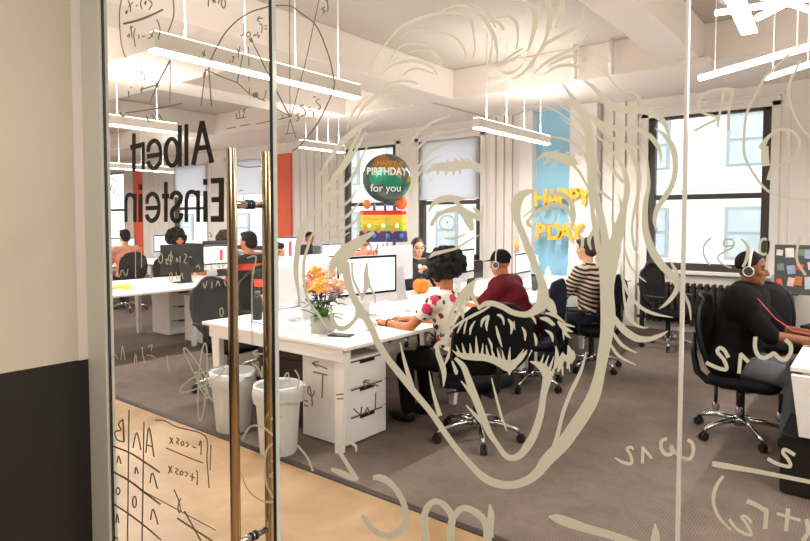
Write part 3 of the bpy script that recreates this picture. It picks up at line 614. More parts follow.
pendant('linear pendant light near the front of the far left desk', -11.5, 2.2, 4.6, 2.7)
pendant('added out-of-view pendant light brightening the right side, nearer half', .75, 2.6, 4.4, 2.6)  # pendant added out of view to light the right of the room
pendant('added out-of-view pendant light brightening the right side, further half', .75, 5.0, 6.8, 2.6)  # further out-of-view pendant, likewise added for its light
pendant('linear pendant light over the far end of the far left desk', -16.2, 4.0, 7.0, 2.6)
sl = thing('led_bar_chandelier', 'star-shaped chandelier of bright light bars at the top right', 'chandelier', (-.75, 4.1, 2.9))
def barpx(a, b, Ya, Yb, w=.018, nm_='light_bar'):
    p = onY(*a, Ya)-V((-.75, 4.1, 2.9)); q = onY(*b, Yb)-V((-.75, 4.1, 2.9)); MB().tube([p, q], w, 8).build(nm_, lampm, sl, smooth=True)
barpx((716, 13), (812, -2), 4.0, 4.3); barpx((757, 18), (812, -10), 3.9, 4.1); barpx((775, -2), (822, 14), 4.1, 4.3); barpx((735, -10), (800, 6), 4.3, 4.1)
MB().prism([onY(x, y, 3.7)-V((-.75, 4.1, 2.9)) for x, y in [(722, -6), (744, -6), (757, 31), (741, 34)]], (0, .03, 0)).build('light_panel', lampm, sl)
MB().cyl((0, 0, 0), (0, 0, CZ-2.9), .012).build('rod', colm, sl); MB().ell((0, 0, -.0), (.05, .05, .04)).build('hub', alu, sl, smooth=True)
def barlight(label, a, b, Ya, Yb, w):
    p = onY(*a, Ya); q = onY(*b, Yb); c = (p+q)/2; t = thing('bar_light', label, 'light', c, 0, 'angled bar lights at upper right')
    MB().tube([p-c, q-c], w, 8).build('tube', lampm, t, smooth=True)
    for u in (p*.85+q*.15, p*.15+q*.85): MB().cyl(u-c, V((u.x, u.y, CZ if u.y < 7.3 and not (-1.92<u.x<-1.55) else 3.3))-c, .004, n=6).build('wire', colm, t)
barlight('long slanting bar light above the right-hand window', (700, 78), (818, 44), 4.9, 4.4, .022)
barlight('second slanting bar light at the right edge below the first', (766, 78), (816, 62), 4.7, 4.5, .018)
# ------------------------------------------------------------------ people
def skin(name, c): return mat(name, c, .5, noise=.05, scale=12)
tan = skin('skin_tan', (192, 116, 72)); brown = skin('skin_brown', (126, 74, 44)); fair = skin('skin_fair', (232, 176, 142))
hairm = mat('dark_hair', (17, 13, 12), .75, spec=.2, noise=.3, scale=60, bump=.5, bscale=90); brownh = mat('brown_hair', (62, 38, 26), .5, noise=.3, scale=60)
blond = mat('blonde_hair', (214, 168, 118), .55, noise=.15, scale=60)
blk = mat('black_cloth', (10, 9, 10), .9, spec=.15, noise=.1, scale=30, bump=.06, bscale=9); maroon = mat('maroon_cloth', (92, 14, 26), .85, spec=.2, noise=.12, scale=25, bump=.06, bscale=9)
jeans = mat('denim', (44, 58, 80), .85, noise=.12, scale=60); darkt = mat('dark_trousers', (14, 14, 17), .9, spec=.2, noise=.1); greyt = mat('grey_trousers', (84, 86, 90), .85, noise=.1)
peach = mat('peach_cloth', (240, 160, 128), .8, noise=.05); pinkc = mat('pink_cloth', (226, 160, 140), .8, noise=.05); shoem = mat('shoe_black', (24, 22, 22), .5)
def floral():
    m = mat('floral_cloth', (238, 228, 214), .8); n, l = nodes(m); b = n['Principled BSDF']; tc = n.new('ShaderNodeTexCoord')
    prev = None; base = lin((238, 228, 214))
    def layer(prev, scale, thr, c, off):
        mp = n.new('ShaderNodeMapping'); mp.inputs['Location'].default_value = off; l.new(tc.outputs['Object'], mp.inputs[0])
        vo = n.new('ShaderNodeTexVoronoi'); vo.inputs['Scale'].default_value = scale; l.new(mp.outputs[0], vo.inputs[0])
        nz = n.new('ShaderNodeTexNoise'); nz.inputs['Scale'].default_value = 45; l.new(mp.outputs[0], nz.inputs[0])
        ad = n.new('ShaderNodeMath'); ad.operation = 'MULTIPLY_ADD'; l.new(nz.outputs[0], ad.inputs[0]); ad.inputs[1].default_value = .3; l.new(vo.outputs['Distance'], ad.inputs[2])
        lt = n.new('ShaderNodeMath'); lt.operation = 'LESS_THAN'; l.new(ad.outputs[0], lt.inputs[0]); lt.inputs[1].default_value = thr
        mx = n.new('ShaderNodeMix'); mx.data_type = 'RGBA'; l.new(lt.outputs[0], mx.inputs[0]); mx.inputs[7].default_value = lin(c)
        if prev: l.new(prev, mx.inputs[6])
        else: mx.inputs[6].default_value = base
        return mx.outputs[2]
    o = layer(None, 13, .42, (70, 96, 52), (0, 0, 0)); o = layer(o, 13, .38, (40, 30, 34), (3, 1, 0)); o = layer(o, 8.5, .53, (206, 52, 96), (1, 2, 3)); o = layer(o, 9, .34, (150, 20, 44), (1, 2, 3.02))
    l.new(o, b.inputs['Base Color']); return m
def striped():
    m = mat('striped_cloth', (30, 24, 24), .85); n, l = nodes(m); b = n['Principled BSDF']; tc = n.new('ShaderNodeTexCoord')
    mp = n.new('ShaderNodeMapping'); mp.inputs['Rotation'].default_value = (0, R(20), 0); l.new(tc.outputs['Object'], mp.inputs[0])
    w = n.new('ShaderNodeTexWave'); w.bands_direction = 'Z'; w.inputs['Scale'].default_value = 7.5; w.inputs['Distortion'].default_value = 1.2; w.inputs['Detail Scale'].default_value = .8; l.new(mp.outputs[0], w.inputs[0])
    r = n.new('ShaderNodeValToRGB'); r.color_ramp.interpolation = 'CONSTANT'; r.color_ramp.elements[0].color = lin((32, 26, 26)); r.color_ramp.elements[1].position = .52; r.color_ramp.elements[1].color = lin((216, 190, 168))
    l.new(w.outputs['Fac'], r.inputs[0]); l.new(r.outputs[0], b.inputs['Base Color']); return m
def darkor():
    m = mat('black_orange_cloth', (24, 22, 26), .8); n, l = nodes(m); b = n['Principled BSDF']; tc = n.new('ShaderNodeTexCoord')
    sp = n.new('ShaderNodeSeparateXYZ'); l.new(tc.outputs['Object'], sp.inputs[0])
    r = n.new('ShaderNodeValToRGB'); r.color_ramp.interpolation = 'CONSTANT'; e = r.color_ramp.elements
    e[0].color = lin((24, 22, 26)); e[1].position = .90; e[1].color = lin((226, 78, 44)); x = e.new(.97); x.color = lin((24, 22, 26))
    l.new(sp.outputs[2], r.inputs[0]); l.new(r.outputs[0], b.inputs['Base Color']); return m
def person(label, loc, rz, sk, shirt, trous=darkt, lean=8, yaw=0, pitch=0, hands=((.46, -.14, .77), (.46, .14, .77)), sleeve=.8, hair='short', hm=hairm, vox=.0075, k=1.0, bulk=1.0, group=None, shoes=True, beard=False):
    t = thing('person', label, 'person', loc, rz, group)
    q = M.Rotation(R(lean), 3, 'Y'); pel = V((0, 0, .56)); up = q @ V((0, 0, 1)); fw = q @ V((1, 0, 0))
    ch = pel+up*.30; nk = pel+up*.50; sh = [nk-up*.065+V((0, s*.175, 0)) for s in (-1, 1)]
    hq = M.Rotation(R(yaw), 3, 'Z') @ M.Rotation(R(pitch), 3, 'Y'); hc = nk+up*.04+V((.02, 0, .12))
    he = (0, R(pitch), R(yaw)); H_ = lambda v: hc+hq @ V(v)
    b = MB(); sb_ = MB(); tb_ = MB(); g = .019
    def torso(m, e):
        e += (bulk-1)*.14; m.ell(pel+V((0, 0, .01)), (.125+e, .175+e, .11+e), (0, R(lean), 0)).ell(pel+up*.15, (.105+e, .145+e, .15+e), (0, R(lean), 0)).ell(ch, (.112+e, .16+e, .17+e), (0, R(lean), 0))
        m.cap(sh[0], sh[1], .062+e, .062+e).ell(nk-up*.035, (.06+e, .10+e, .05+e), (0, R(lean), 0))
    torso(b, 0); torso(sb_, g)
    # legs
    for s in (-1, 1):
        hp = V((.02, s*.09, .535)); kn = V((.42, s*.12, .50)); an = V((.38, s*.13, .09))
        b.cap(hp, kn, .078, .055).cap(kn, an, .052, .036).cap(an-V((.02, 0, .03)), an+V((.14, 0, -.055)), .038, .028)
        tb_.cap(hp, kn, .078+g, .055+g).cap(kn, an+V((0, 0, .03)), .055+g, .042+g)
        if shoes:
            sm = MB().ell(an+V((.07, 0, -.05)), (.135, .048, .04)).ell(an+V((-.01, 0, -.03)), (.06, .045, .055)); sm.remesh('shoe', shoem, t, .012)
    tb_.ell(pel, (.13+g, .178+g, .10))
    # neck + head
    b.cap(nk-up*.03, hc+hq @ V((-.02, 0, -.06)), .056, .052)
    b.ell(H_((-.012, 0, .025)), (.096, .076, .095), he).ell(H_((.018, 0, -.045)), (.072, .060, .075), he).ell(H_((.055, 0, -.092)), (.026, .03, .02), he)
    b.cap(H_((.082, 0, .012)), H_((.101, 0, -.028)), .009, .0125, 8).ell(H_((.094, 0, -.032)), (.011, .019, .009), he)
    b.ell(H_((.08, 0, -.062)), (.014, .026, .006), he).ell(H_((.079, 0, -.072)), (.013, .022, .006), he).ell(H_((.074, 0, .03)), (.016, .055, .010), he)
    for s in (-1, 1): b.ell(H_((-.008, s*.078, -.012)), (.02, .009, .032), (R(8*s), R(pitch), R(yaw))).ell(H_((.055, s*.042, -.022)), (.03, .022, .022), he)
    # arms
    wr = []
    for i, s in enumerate((-1, 1)):
        w_ = V(hands[i])/k; a = sh[i]; d = w_-a; L = min(d.length, .525); L1, L2 = .285, .25
        dn = d.normalized(); x = (L1*L1-L2*L2+L*L)/(2*L); h_ = math.sqrt(max(L1*L1-x*x, 1e-5)); pole = V((-.35, s*.45, -1)); pole = (pole-dn*pole.dot(dn)).normalized()
        el = a+dn*x+pole*h_; wv = a+dn*L; wr.append(wv)
        b.cap(a, el, .048, .038).cap(el, wv, .040, .025)
        if sleeve < 1.01: sb_.cap(a, a+(el-a)*sleeve, .055+g, .047+g)
        else: sb_.cap(a, el, .054+g, .045+g).cap(el, el+(wv-el)*(sleeve-1), .045+g, .033)
        f = (wv-el); f.z = min(f.z, .0)*.3; f = f.normalized() if f.length > 1e-3 else V((1, 0, 0)); f = (f*.6+V((1, -s*.15, 0))*.4).normalized(); n_ = V((0, 0, 1)); sd = f.cross(n_).normalized()*(-s)*-1
        q2 = math.atan2(f.y, f.x); inn = sd if sd.y*s < 0 else -sd
        b.cap(wv, wv+f*.03, .026, .026).ell(wv+f*.055, (.05, .041, .017), (0, 0, q2))
        for j, (o_, ln) in enumerate(((-.031, .060), (-.010, .074), (.011, .080), (.031, .072))):
            p0 = wv+f*.085+inn*o_+V((0, 0, .002)); p1 = p0+f*ln*.5+inn*o_*.15+V((0, 0, .008)); p2 = p1+f*ln*.42+V((0, 0, -.022))
            b.cap(wv+f*.05+inn*o_*.8, p0, .011, .0095, 8).cap(p0, p1, .0095, .0088, 8).cap(p1, p2, .0086, .0075, 8)
        p0 = wv+f*.03+inn*.03; p1 = p0+f*.032+inn*.028+V((0, 0, -.004)); p2 = p1+f*.034+inn*.008+V((0, 0, -.01)); b.cap(p0, p1, .0125, .0105, 8).cap(p1, p2, .0102, .0085, 8)
    body = b.remesh('body', sk, t, vox, 3, .4)
    sb_.remesh('shirt', shirt, t, .013, 4); tb_.remesh('trousers', trous, t, .015, 4)
    ey = MB()
    for s in (-1, 1): ey.ell(H_((.071, s*.031, .004)), (.011, .015, .008), he, 10, 7)
    ey.build('eyes', mat('eye_dark', (60, 44, 38), .2), t, smooth=True)
    eb = MB()
    for s in (-1, 1): eb.tube([H_((.083, s*.014, .030)), H_((.086, s*.034, .036)), H_((.072, s*.056, .030))], [.004, .005, .003], 6)
    eb.build('eyebrows', hm, t, smooth=True)
    h = MB(); rng = random.Random(len(label))
    if hair in ('short', 'fade', 'bun', 'long', 'cap'):
        h.ell(H_((-.022, 0, .035)), (.098, .083, .096), he).ell(H_((-.055, 0, -.01)), (.068, .075, .075), he)
        if hair == 'fade': h = MB().ell(H_((-.022, 0, .042)), (.096, .081, .088), he)
        if hair != 'fade': h.ell(H_((.045, 0, .085)), (.05, .06, .035), he)
    if hair == 'bun': h.ell(H_((-.085, 0, .095)), (.05, .05, .048), he)
    if hair == 'long':
        h.ell(H_((-.07, 0, -.07)), (.06, .085, .12), he)
        for s in (-1, 1): h.cap(H_((.01, s*.076, .02)), H_((-.02, s*.085, -.14)), .025, .022)
    if hair == 'ponytail':
        h.ell(H_((-.022, 0, .035)), (.098, .083, .096), he).cap(H_((-.10, 0, .02)), H_((-.13, 0, -.16)), .04, .02)
    if hair == 'curly':
        h.ell(H_((-.045, 0, .045)), (.132, .13, .125), he)
        for i in range(190):
            a = rng.uniform(0, 2*PI); c = rng.uniform(-.75, 1); s_ = math.sqrt(1-c*c); v = V((-.045+.142*s_*math.cos(a), .138*s_*math.sin(a), .045+.133*c))
            if v.x > .055 and v.z < .045: continue
            r_ = rng.uniform(.016, .030); h.ell(H_(v), (r_, r_, r_), None, 8, 5)
    ho = h.remesh('hair', hm, t, .008 if hair != 'curly' else .0065, 2 if hair != 'curly' else 1)
    if beard:
        MB().ell(H_((.038, 0, -.085)), (.056, .058, .045), he).remesh('beard', hm, t, .008)
    t.scale = (k, k, k)
    t['_hc'] = list(hc)
    return t, hc, he, H_, wr
def headphones(label, P, cup, band, big=1.0):
    t, hc, he, H_, wr = P; k = t.scale.x
    o = thing('headphones', label, 'headphones', t.location+M.Rotation(t.rotation_euler.z, 3, 'Z') @ (hc*k), t.rotation_euler.z, 'headphones worn at the desks'); D = lambda v: (H_(v)-hc)*k
    MB().tube([D((-.005, .099*math.cos(a), -.005+.145*math.sin(a))) for a in [PI*i/16 for i in range(17)]], .005*big, 8, flat=1.4).build('headband', band, o, smooth=True)
    for s in (-1, 1):
        c = MB().cyl(D((-.005, s*.080, -.012)), D((-.005, s*.108, -.012)), .036, .034, 20); e = c.build('ear_cup', cup, o, .004)
        MB().tube([D((-.005+.033*math.cos(a), s*.108, -.012+.033*math.sin(a))) for a in [2*PI*i/20 for i in range(21)]], .0045, 8).build('cup_ring', alu, e, smooth=True)
    return o
P1 = person('woman with curly dark hair in a white floral top typing at the middle desk', (-2.43, 3.72, 0), PI, tan, floral(), darkt, lean=13, yaw=8, pitch=16, sleeve=.42, hair='curly', vox=.0065, hands=((.50, -.06, .765), (.52, .20, .765)), k=.97)
wt = P1[4][1]
tw = P1[0]
MB().tube([wt+V((-.02, .03*math.cos(a), .03*math.sin(a))) for a in [2*PI*i/16 for i in range(17)]], .006, 8).build('bracelet', black, tw, smooth=True)
P2 = person('man in a black cap and maroon t-shirt leaning on the middle desk', (-2.60, 5.12, 0), PI+.1, tan, maroon, darkt, lean=26, yaw=0, pitch=8, sleeve=.75, hair='fade', vox=.0065, hands=((.62, -.14, .77), (.60, .26, .77)), k=.98, bulk=1.2)
t2, hc2, he2, H2, _ = P2
cm = MB(); cm.rings([[H2((-.02+.108*math.cos(a)*math.cos(g), .091*math.sin(a)*math.cos(g), .035+.105*math.sin(g))) for a in [2*PI*i/28 for i in range(28)]] for g in [i*PI/2*.97/7 for i in range(8)]])
capo = cm.build('cap', blk, t2, smooth=True)
vs = []; 
for i in range(13):
    a = -1.15+2.3*i/12; vs.append((a,))
br = MB(); top = [H2((-.02+.100*math.cos(a[0]), .088*math.sin(a[0]), .045)) for a in vs]; out = [H2((.015+.155*math.cos(a[0])**.6 if math.cos(a[0]) > 0 else .0, .085*math.sin(a[0]), .035)) for a in vs]
n13 = len(vs); br.add(top+out, [(i, i+1, n13+i+1, n13+i) for i in range(n13-1)]); bo = br.build('cap_brim', blk, t2, smooth=True); bo.modifiers.new('s', 'SOLIDIFY').thickness = .005
headphones('dark headphones over the cap of the man in the maroon shirt', P2, mat('cup_grey', (60, 60, 62), .4), mat('band_silver', (190, 190, 192), .4))
P3 = person('woman with dark bun in a striped top at the far end of the middle desk', (-2.33, 6.13, 0), PI-.1, fair, striped(), jeans, lean=6, pitch=4, sleeve=1.75, hair='bun', hm=brownh, hands=((.44, -.10, .78), (.46, .12, .78)), k=1.03)
P4 = person('dark-haired woman in a dark jacket facing the camera behind the middle desk', (-4.62, 6.05, 0), -.35, fair, mat('dark_blue_jacket', (34, 38, 54), .8, noise=.1), darkt, lean=8, pitch=8, yaw=-15, sleeve=1.7, hair='ponytail', hm=brownh, hands=((.30, -.06, .98), (.42, .18, .78)))
MB().ell((.135, 0, .86), (.03, .06, .16)).build('blouse', mat('grey_blouse', (200, 196, 196), .8), P4[0], smooth=True)
P5 = person('blonde person in a peach top seen behind the birthday balloons', (-6.05, 6.75, 0), PI, fair, peach, darkt, lean=6, hair='bun', hm=blond, sleeve=.7, vox=.01, k=1.03)
P6 = person('person with black hair facing the camera behind the small dark monitor', (-8.62, 7.95, 0), -.4, tan, mat('grey_top', (110, 112, 118), .8), darkt, lean=4, hair='short', vox=.01)
P7 = person('bearded man in a black and orange shirt across the middle desk', (-4.90, 4.0, 0), 0, tan, darkor(), darkt, lean=6, pitch=4, sleeve=.6, hair='short', beard=True, hands=((.42, -.24, .77), (.42, .12, .77)))
P7a = person('dark-haired man in a black shirt facing the left desk, just right of the door handle', (-6.05, 4.62, 0), PI, tan, darkor(), darkt, lean=3, yaw=10, sleeve=.6, hair='short', vox=.009, k=1.06)
P8 = person('person in a peach top with short dark hair at the far left desk', (-10.15, 5.14, 0), PI, fair, peach, darkt, lean=4, hair='short', vox=.011, k=1.05, sleeve=1.6)
P9 = person('person with dark bushy hair hidden behind the large dark monitor', (-8.62, 5.15, 0), 0, tan, blk, darkt, lean=4, hair='curly', vox=.012, k=1.03)
P10 = person('brown-haired person showing above the bright screen of the left desk', (-8.62, 6.05, 0), 0, tan, mat('grey_top', (110, 112, 118), .8), darkt, lean=4, hair='curly', hm=brownh, vox=.012)
PM = person('man in a black t-shirt and headphones sitting at the right, seen in profile', (-.80, 4.84, 0), -.05, brown, blk, greyt, lean=10, yaw=2, pitch=3, sleeve=1.12, hair='fade', vox=.0065, hands=((.52, -.19, .775), (.50, .12, .775)), k=1.0, bulk=1.35)
wm = PM[4]
for w_, m_, nm_ in ((wm[0], mat('watch_gold', (222, 160, 90), .3, .6), 'bracelet'), (wm[1], alu, 'wristwatch')):
    MB().tube([w_+V((-.02, .033*math.cos(a), .033*math.sin(a))) for a in [2*PI*i/16 for i in range(17)]], .008, 8).build(nm_, m_, PM[0], smooth=True)
headphones('silver-ringed headphones on the man in the black t-shirt', PM, mat('cup_dark', (70, 62, 58), .35), mat('band_white', (206, 204, 200), .4), 1.3)
# ------------------------------------------------------------------ drawing and writing on the glass
DY = GY+.0062; _n = [0]
def cr(P, n=6):
    if len(P) < 3: return P
    Q = [P[0]]+P+[P[-1]]; out = []
    for i in range(1, len(Q)-2):
        for j in range(n):
            t = j/n; a, b, c, d = Q[i-1:i+3]
            out.append(tuple(.5*((2*b[k])+(-a[k]+c[k])*t+(2*a[k]-5*b[k]+4*c[k]-d[k])*t*t+(-a[k]+3*b[k]-3*c[k]+d[k])*t**3) for k in range(len(b))))
    out.append(P[-1]); return out
def strip(mb, pts, w=None, smooth=True):
    P = [(p[0], p[1], (p[2] if len(p) > 2 else w)) for p in pts]
    if smooth: P = cr(P)
    _n[0] += 1; y = DY+1.5e-6*(_n[0] % 400); vs = []; n = len(P)
    for i, p in enumerate(P):
        a = P[max(i-1, 0)]; b = P[min(i+1, n-1)]; dx, dy = b[0]-a[0], b[1]-a[1]; L = math.hypot(dx, dy) or 1
        ww = max(p[2], .5)/2; nx, ny = -dy/L*ww, dx/L*ww
        for s in (1, -1): vs.append(onY(p[0]+s*nx, p[1]+s*ny, y))
    mb.add(vs, [(2*i, 2*i+1, 2*i+3, 2*i+2) for i in range(n-1)])
def poly(mb, pts):
    _n[0] += 1; y = DY+1.5e-6*(_n[0] % 400); mb.add([onY(p[0], p[1], y) for p in pts], [tuple(range(len(pts)))])
def finish(mb, name, m, parent=None):
    vs = [V(v) for v in mb.v]; return mb.build(name, m, parent)
def strokes(name, m, lst, parent=None, w=None):
    mb = MB()
    for s in lst:
        if s and s[0] == 'P': poly(mb, s[1])
        elif s and s[0] == 'L': strip(mb, s[1], s[2] if len(s) > 2 else w, False)
        else: strip(mb, s, w)
    return finish(mb, name, m, parent)
def ring(cx, cy, rx, ry, n=16, a0=0, a1=2*PI): return [(cx+rx*math.cos(a0+(a1-a0)*i/n), cy+ry*math.sin(a0+(a1-a0)*i/n)) for i in range(n+1)]
fd = thing('face_drawing', 'large frosted line drawing of a wild-haired moustached face on the glass', 'glass drawing', (0, 0, 0))
hair = [
 [(369,75,.8),(376,57,1.5),(388,41,2.2),(400,28,2.8),(415,20,3.6),(435,14,3.4),(448,13,2.6),(460,14,2.4),(470,20,3),(474,33,1)],
 [(396,40,.5),(405,34,1),(415,31,1.5),(430,31,1.5),(445,33,1.5),(458,40,2),(465,52,1.5),(466,62,.7)],
 [(389,62,.6),(394,53,1.5),(402,46,2),(412,43.5,2.5),(422,44.5,2.8),(432,49,2.6),(440,57,2),(443,68,1)],
 [(409,53,.7),(418,50.5,2),(428,52,2.5),(436,58,2.5),(441,66,2)],
 [(380,76,.7),(388,68,2),(398,63,3),(410,61,3.5),(422,62.5,3.5),(432,67.5,2.5),(437,75,1.2)],
 [(402,76,.7),(408,71,1.8),(415,68.5,2.5),(424,70,2),(434,74,1)],
 [(383,88,.7),(392,83,2),(402,81,2.5),(412,82,2.5),(418,84,1.2)], [(389,63,.6),(399,57.5,1.2)],
 [(442,10,.8),(452,7,2),(462,6,2.5),(475,11,3.5),(486,22,4),(494,36,4),(497,50,3),(497,62,1)],
 [(470,4,.5),(482,9,2),(491,18,3),(496,28,1)], [(486,22,1),(494,21,3),(500,24,3.5),(504,30,2)],
 [(496,18,1),(505,16,2.5),(512,18,3),(517,25,3),(518,38,2),(516,50,1)],
 [(500,-3,1),(515,-1,3),(525,2,3),(532,8,5),(535,16,6),(534,30,5),(530,45,3),(527,52,1)],
 [(546,-4,6),(550,10,6),(549,25,5),(546,38,3),(540,50,2),(530,65,3),(522,74,2.5),(512,79,1.2)],
 [(563,-4,5),(562,10,5),(559,20,3),(555,28,1)], [(472,28,1),(475,45,1.5),(473,58,.8)],
 [(492,30,1),(492,45,1.5),(490,60,3),(494,66,3),(502,62,2.5),(512,55,2),(523,48,1)],
 [(497,66,3),(507,62,2.5),(520,55,1.5)], [(500,70,.6),(505,73,2),(513,72,2.5),(520,67,2),(524,62,.7)],
 [(585,5,.6),(584,15,2),(578,25,3),(565,33,3.5),(552,40,3.5),(543,47,3),(536,58,2),(531,70,1)],
 [(592,22,.6),(590,33,2),(583,42,2.5),(570,50,3),(555,57,3.5),(543,65,2.5),(532,76,1)],
 [(614,66,.7),(606,59,2),(594,55,2.8),(580,55,3),(563,58,3.5),(548,66,2)], [(584,71,1),(576,66,3.5),(565,65,3.5),(553,68,2.5),(544,75,1)],
 [(594,66,.8),(603,70,2),(610,78,2),(620,90,1.5),(632,92,2.5),(639,98,3),(642,107,2)],
 [(583,80,1),(593,87,4),(603,98,6),(615,107.5,7.5),(632,110,7.5),(643,110,8),(657,116,6.5),(665,124,5),(669,136,1.5)],
 [(560,80,1),(567,90,3),(575,101,5),(583,112,8),(588,126,8),(590,147,9),(592,165,10),(592,182,9.5),(592,205,5),(595,230,5),(599,252,6)],
 [(592,190,7),(598,205,7),(603,225,7),(607,250,9)],
 [(588,113,3),(603,125,6),(618,128.5,6),(635,129,5),(647,134,5),(655,142,5),(660,152,3),(661,163,1)],
 [(592,118,3),(607,135,4),(622,144,5),(631,152,5),(636,163,4.5),(639,174,4.5),(639,188,4),(635,208,3),(632,227,2.5),(634,246,2.5),(639,258,.8)],
 [(627,143,2),(638,147,3),(645,155,3),(648,168,2.5),(649,185,3),(646,200,5),(645,215,6),(646,232,7),(652,250,8),(661,264,8),(671,275,7),(677,284,6),(683,293,4),(689,305,3),(691,320,1)],
 [(655,128,1),(665,136,4),(673,148,6),(675.5,165,6),(673,182,5.5),(665,197,5.5),(657,209,5),(654.5,222,3.5),(658,232,1)],
 [(592,130,.8),(603,142,2),(615,155,3),(624,170,4),(627.5,188,5.5),(624,207,6.5),(621,222,10),(616,240,12),(611,256,12)],
 [(603,157,.8),(613,170,3),(624,183,3)], [(598,190,3),(607,196,3),(615,204,.6)], [(618,193,.8),(621,205,3),(622,216,4)], [(611,215,.8),(614,226,4),(614,240,5)], [(595,163,3),(598,170,2),(601,175,.6)],
 [(620,262,1.2),(623,280,3),(630,296,3.5),(642,308,3.5),(655,314,3),(673,317.5,.7)], [(624,236,1.2),(625,250,1.8),(632,269,2.5),(646,282,1)],
 [(668,258,1),(676,272,4),(677,288,5),(669,301,4),(659,309,.8)],
 [(622,272,1),(624.5,300,2.5),(629,317,4),(638,326,3),(648,328,.8)],
 [(612,314,4),(622,328,7),(636,338,7),(650,339,5),(661,335,3.5),(668,331,.8)], [(611,330,3),(622,345,3.5),(637,353,.8)], [(609,342,2.5),(619,356,3),(636,365,.8)],
 [(560,98,1),(572,105,2),(583,116,3)], [(560,105,1.5),(570,112,2),(580,122,3),(588,136,3)], [(560,117,1),(573,127,2),(583,138,2.5),(588,150,2)],
 [(503,107.5,.6),(523,105,1.2),(543,106,1.5),(556,111,1.5),(572,122,2)],
 [(545,137,.7),(561,138,2),(575,144,3),(584,154,3),(589,167,2)], [(573,165,3),(580,173,3),(588,188,2)],
 [(577,233,1),(582,238,3),(582,247,3),(579,252,1)], [(594,229,3),(589,240,4),(591,250,1.2)],
 # left side
 [(347,130,.6),(351,117,2.5),(358,105,2.5),(368,96,.8)], [(355,123,.7),(363,108,3),(375,97,4),(388,90,4),(398,88.5,3),(407,88,1)],
 [(371,115,.6),(378,107,1.5),(385,103,2.5),(391,102,.8)], [(380,103,.8),(388,98,1.8),(398,95,.7)], [(385,86,.7),(396,82,2),(408,81,2.5),(417,83.5,1)],
 [(379,116,.8),(367,123,4),(352,133,6),(340,145,5),(330,158,4),(322,172,2.2),(317.5,185,.8)],
 [(362,128,1.5),(354,143,3),(346,160,4),(335,175,3.5),(327,188,3),(323,200,1)],
 [(362,163,1),(352,178,2.5),(340,190,3.5),(328,200,5),(315,212,5),(305,224,5.5),(299,240,6),(297,255,6),(296,272,5),(298,290,3),(301,308,.8)],
 [(322,223,.7),(312,235,2),(307.5,248,3),(304,262,3),(304,280,3),(308,300,2.5),(318,314,2.5),(326,326,3),(335,330,3)],
 [(357,188,1),(350,200,2.5),(335,212,3),(326,225,2.5),(321,238,1)], [(362,200,.8),(347,216,3),(332,227,3),(320,241,.8)], [(363,212,.8),(352,224,2.5),(338,233,3),(326,244,1)],
 [(350,232,.8),(337,240,2.5),(327,247,.8)], [(336,178,.8),(329,195,2.5),(326,208,1)], [(369,143,.8),(363,155,2),(356,170,2.5),(346,185,1)], [(345,138,1),(344.5,155,1.5),(345,165,.6)],
 [(366,130,.8),(356,150,3),(344,168,3.5),(332,186,1)],
 [(450,116,.6),(433,122,2),(420,131,2.2),(410,143,1.8),(401,155,.6)], [(407,161,.7),(419,147,2),(433,135,2),(447,130,.6)], [(432,140,.5),(455,137.5,1),(482,135,.5)],
 [(410,200,1),(412,182,2.5),(420,165,2.5),(430,152,3),(443,145,2.5),(460,141,.8)], [(411,196,.7),(417,177,2),(428,163,2),(441,155,.6)], [(418,186,.6),(421,182,1.2),(425,180,.6)], [(429,182,.6),(433,178,1)],
]
strokes('hair', vinyl, hair, fd)
jaw = [[(609,246,26),(608,270,18),(607,290,14),(608,315,15),(606.5,335,13),(603,355,11.5),(600,372,10.5),(594,395,13),(585,412,14),(573,430,14),(562,445,13.5),(548,459,12.5),(538,472,10),(527,480.5,8.5),(512,485,8),(495,483,8),(482,476,7.5),(470,464,6),(456,448,6),(443,430,6),(430,411,6),(415,393,6.5),(400,374,7),(388,359,6.5),(378,343,7),(370,325,7),(361,311,8),(354,298,7),(348,282,8),(345,262,9)],
 [(374,232,3),(358,242,9),(345,252,13),(335,262,9),(331,273,3)], [(365,240,4),(352,250,8),(342,262,8),(340,275,3)],
 [(352,262,2),(353,278,2.5),(358,290,3),(363,299,2)], [(367,262,1.5),(366,275,5),(367,284,7),(364,293,3),(361,301,1)], [(367,283,4),(372,290,2.5),(375,298,2),(375,306,1)], [(361,263,1.2),(360,269,.6)], [(372,262,1),(375,277,.6)],
 [(330,307,1.5),(332,318,4),(337,327,5),(345,328,5),(353,322,4),(359,313,4)],
 [(586,352,1),(582,368,3),(576,382,4),(570,394,4),(563,413,4),(558,433,4),(553,452,6)],
 [(400,342,.8),(405,363,3.5),(412,387,5)], [(429,371,.8),(433,392,3),(440,416,5)], [(491.5,378,1),(497,400,2.5),(502,418,2.5),(507,431,.8)],
 [(548,376,10),(543.5,395,6.5),(541,412,7),(535,432,8),(528,445,8.5),(520,455,7),(512,458,6),(505,455,5.5),(497,444,5),(490,434,6),(484,420,7),(478,405,7.5),(473,392,7.5),(468,378,6.5),(463,366,5.5),(455,358,3)],
 [(461,381,1),(470,392,4),(477,403,5)], [(466,405,1),(477,417,4),(488,428,5)],
 [(437,345,3),(438,354,5),(441,362,5.5),(444,373,5),(443.5,387,.8)], [(434,348,2),(438,344,4),(446,339,3),(451,330,2)], [(444,366,1),(448,357,3),(450,349,1)], [(452,361,1.5),(456,372,4),(455,374,1)]]
strokes('jaw_outline', vinyl, jaw, fd)
def spikes(pts): return [[(a, b, w), ((a+c)/2, (b+d)/2, w*.6), (c, d, .5)] for a, b, c, d, w in pts]
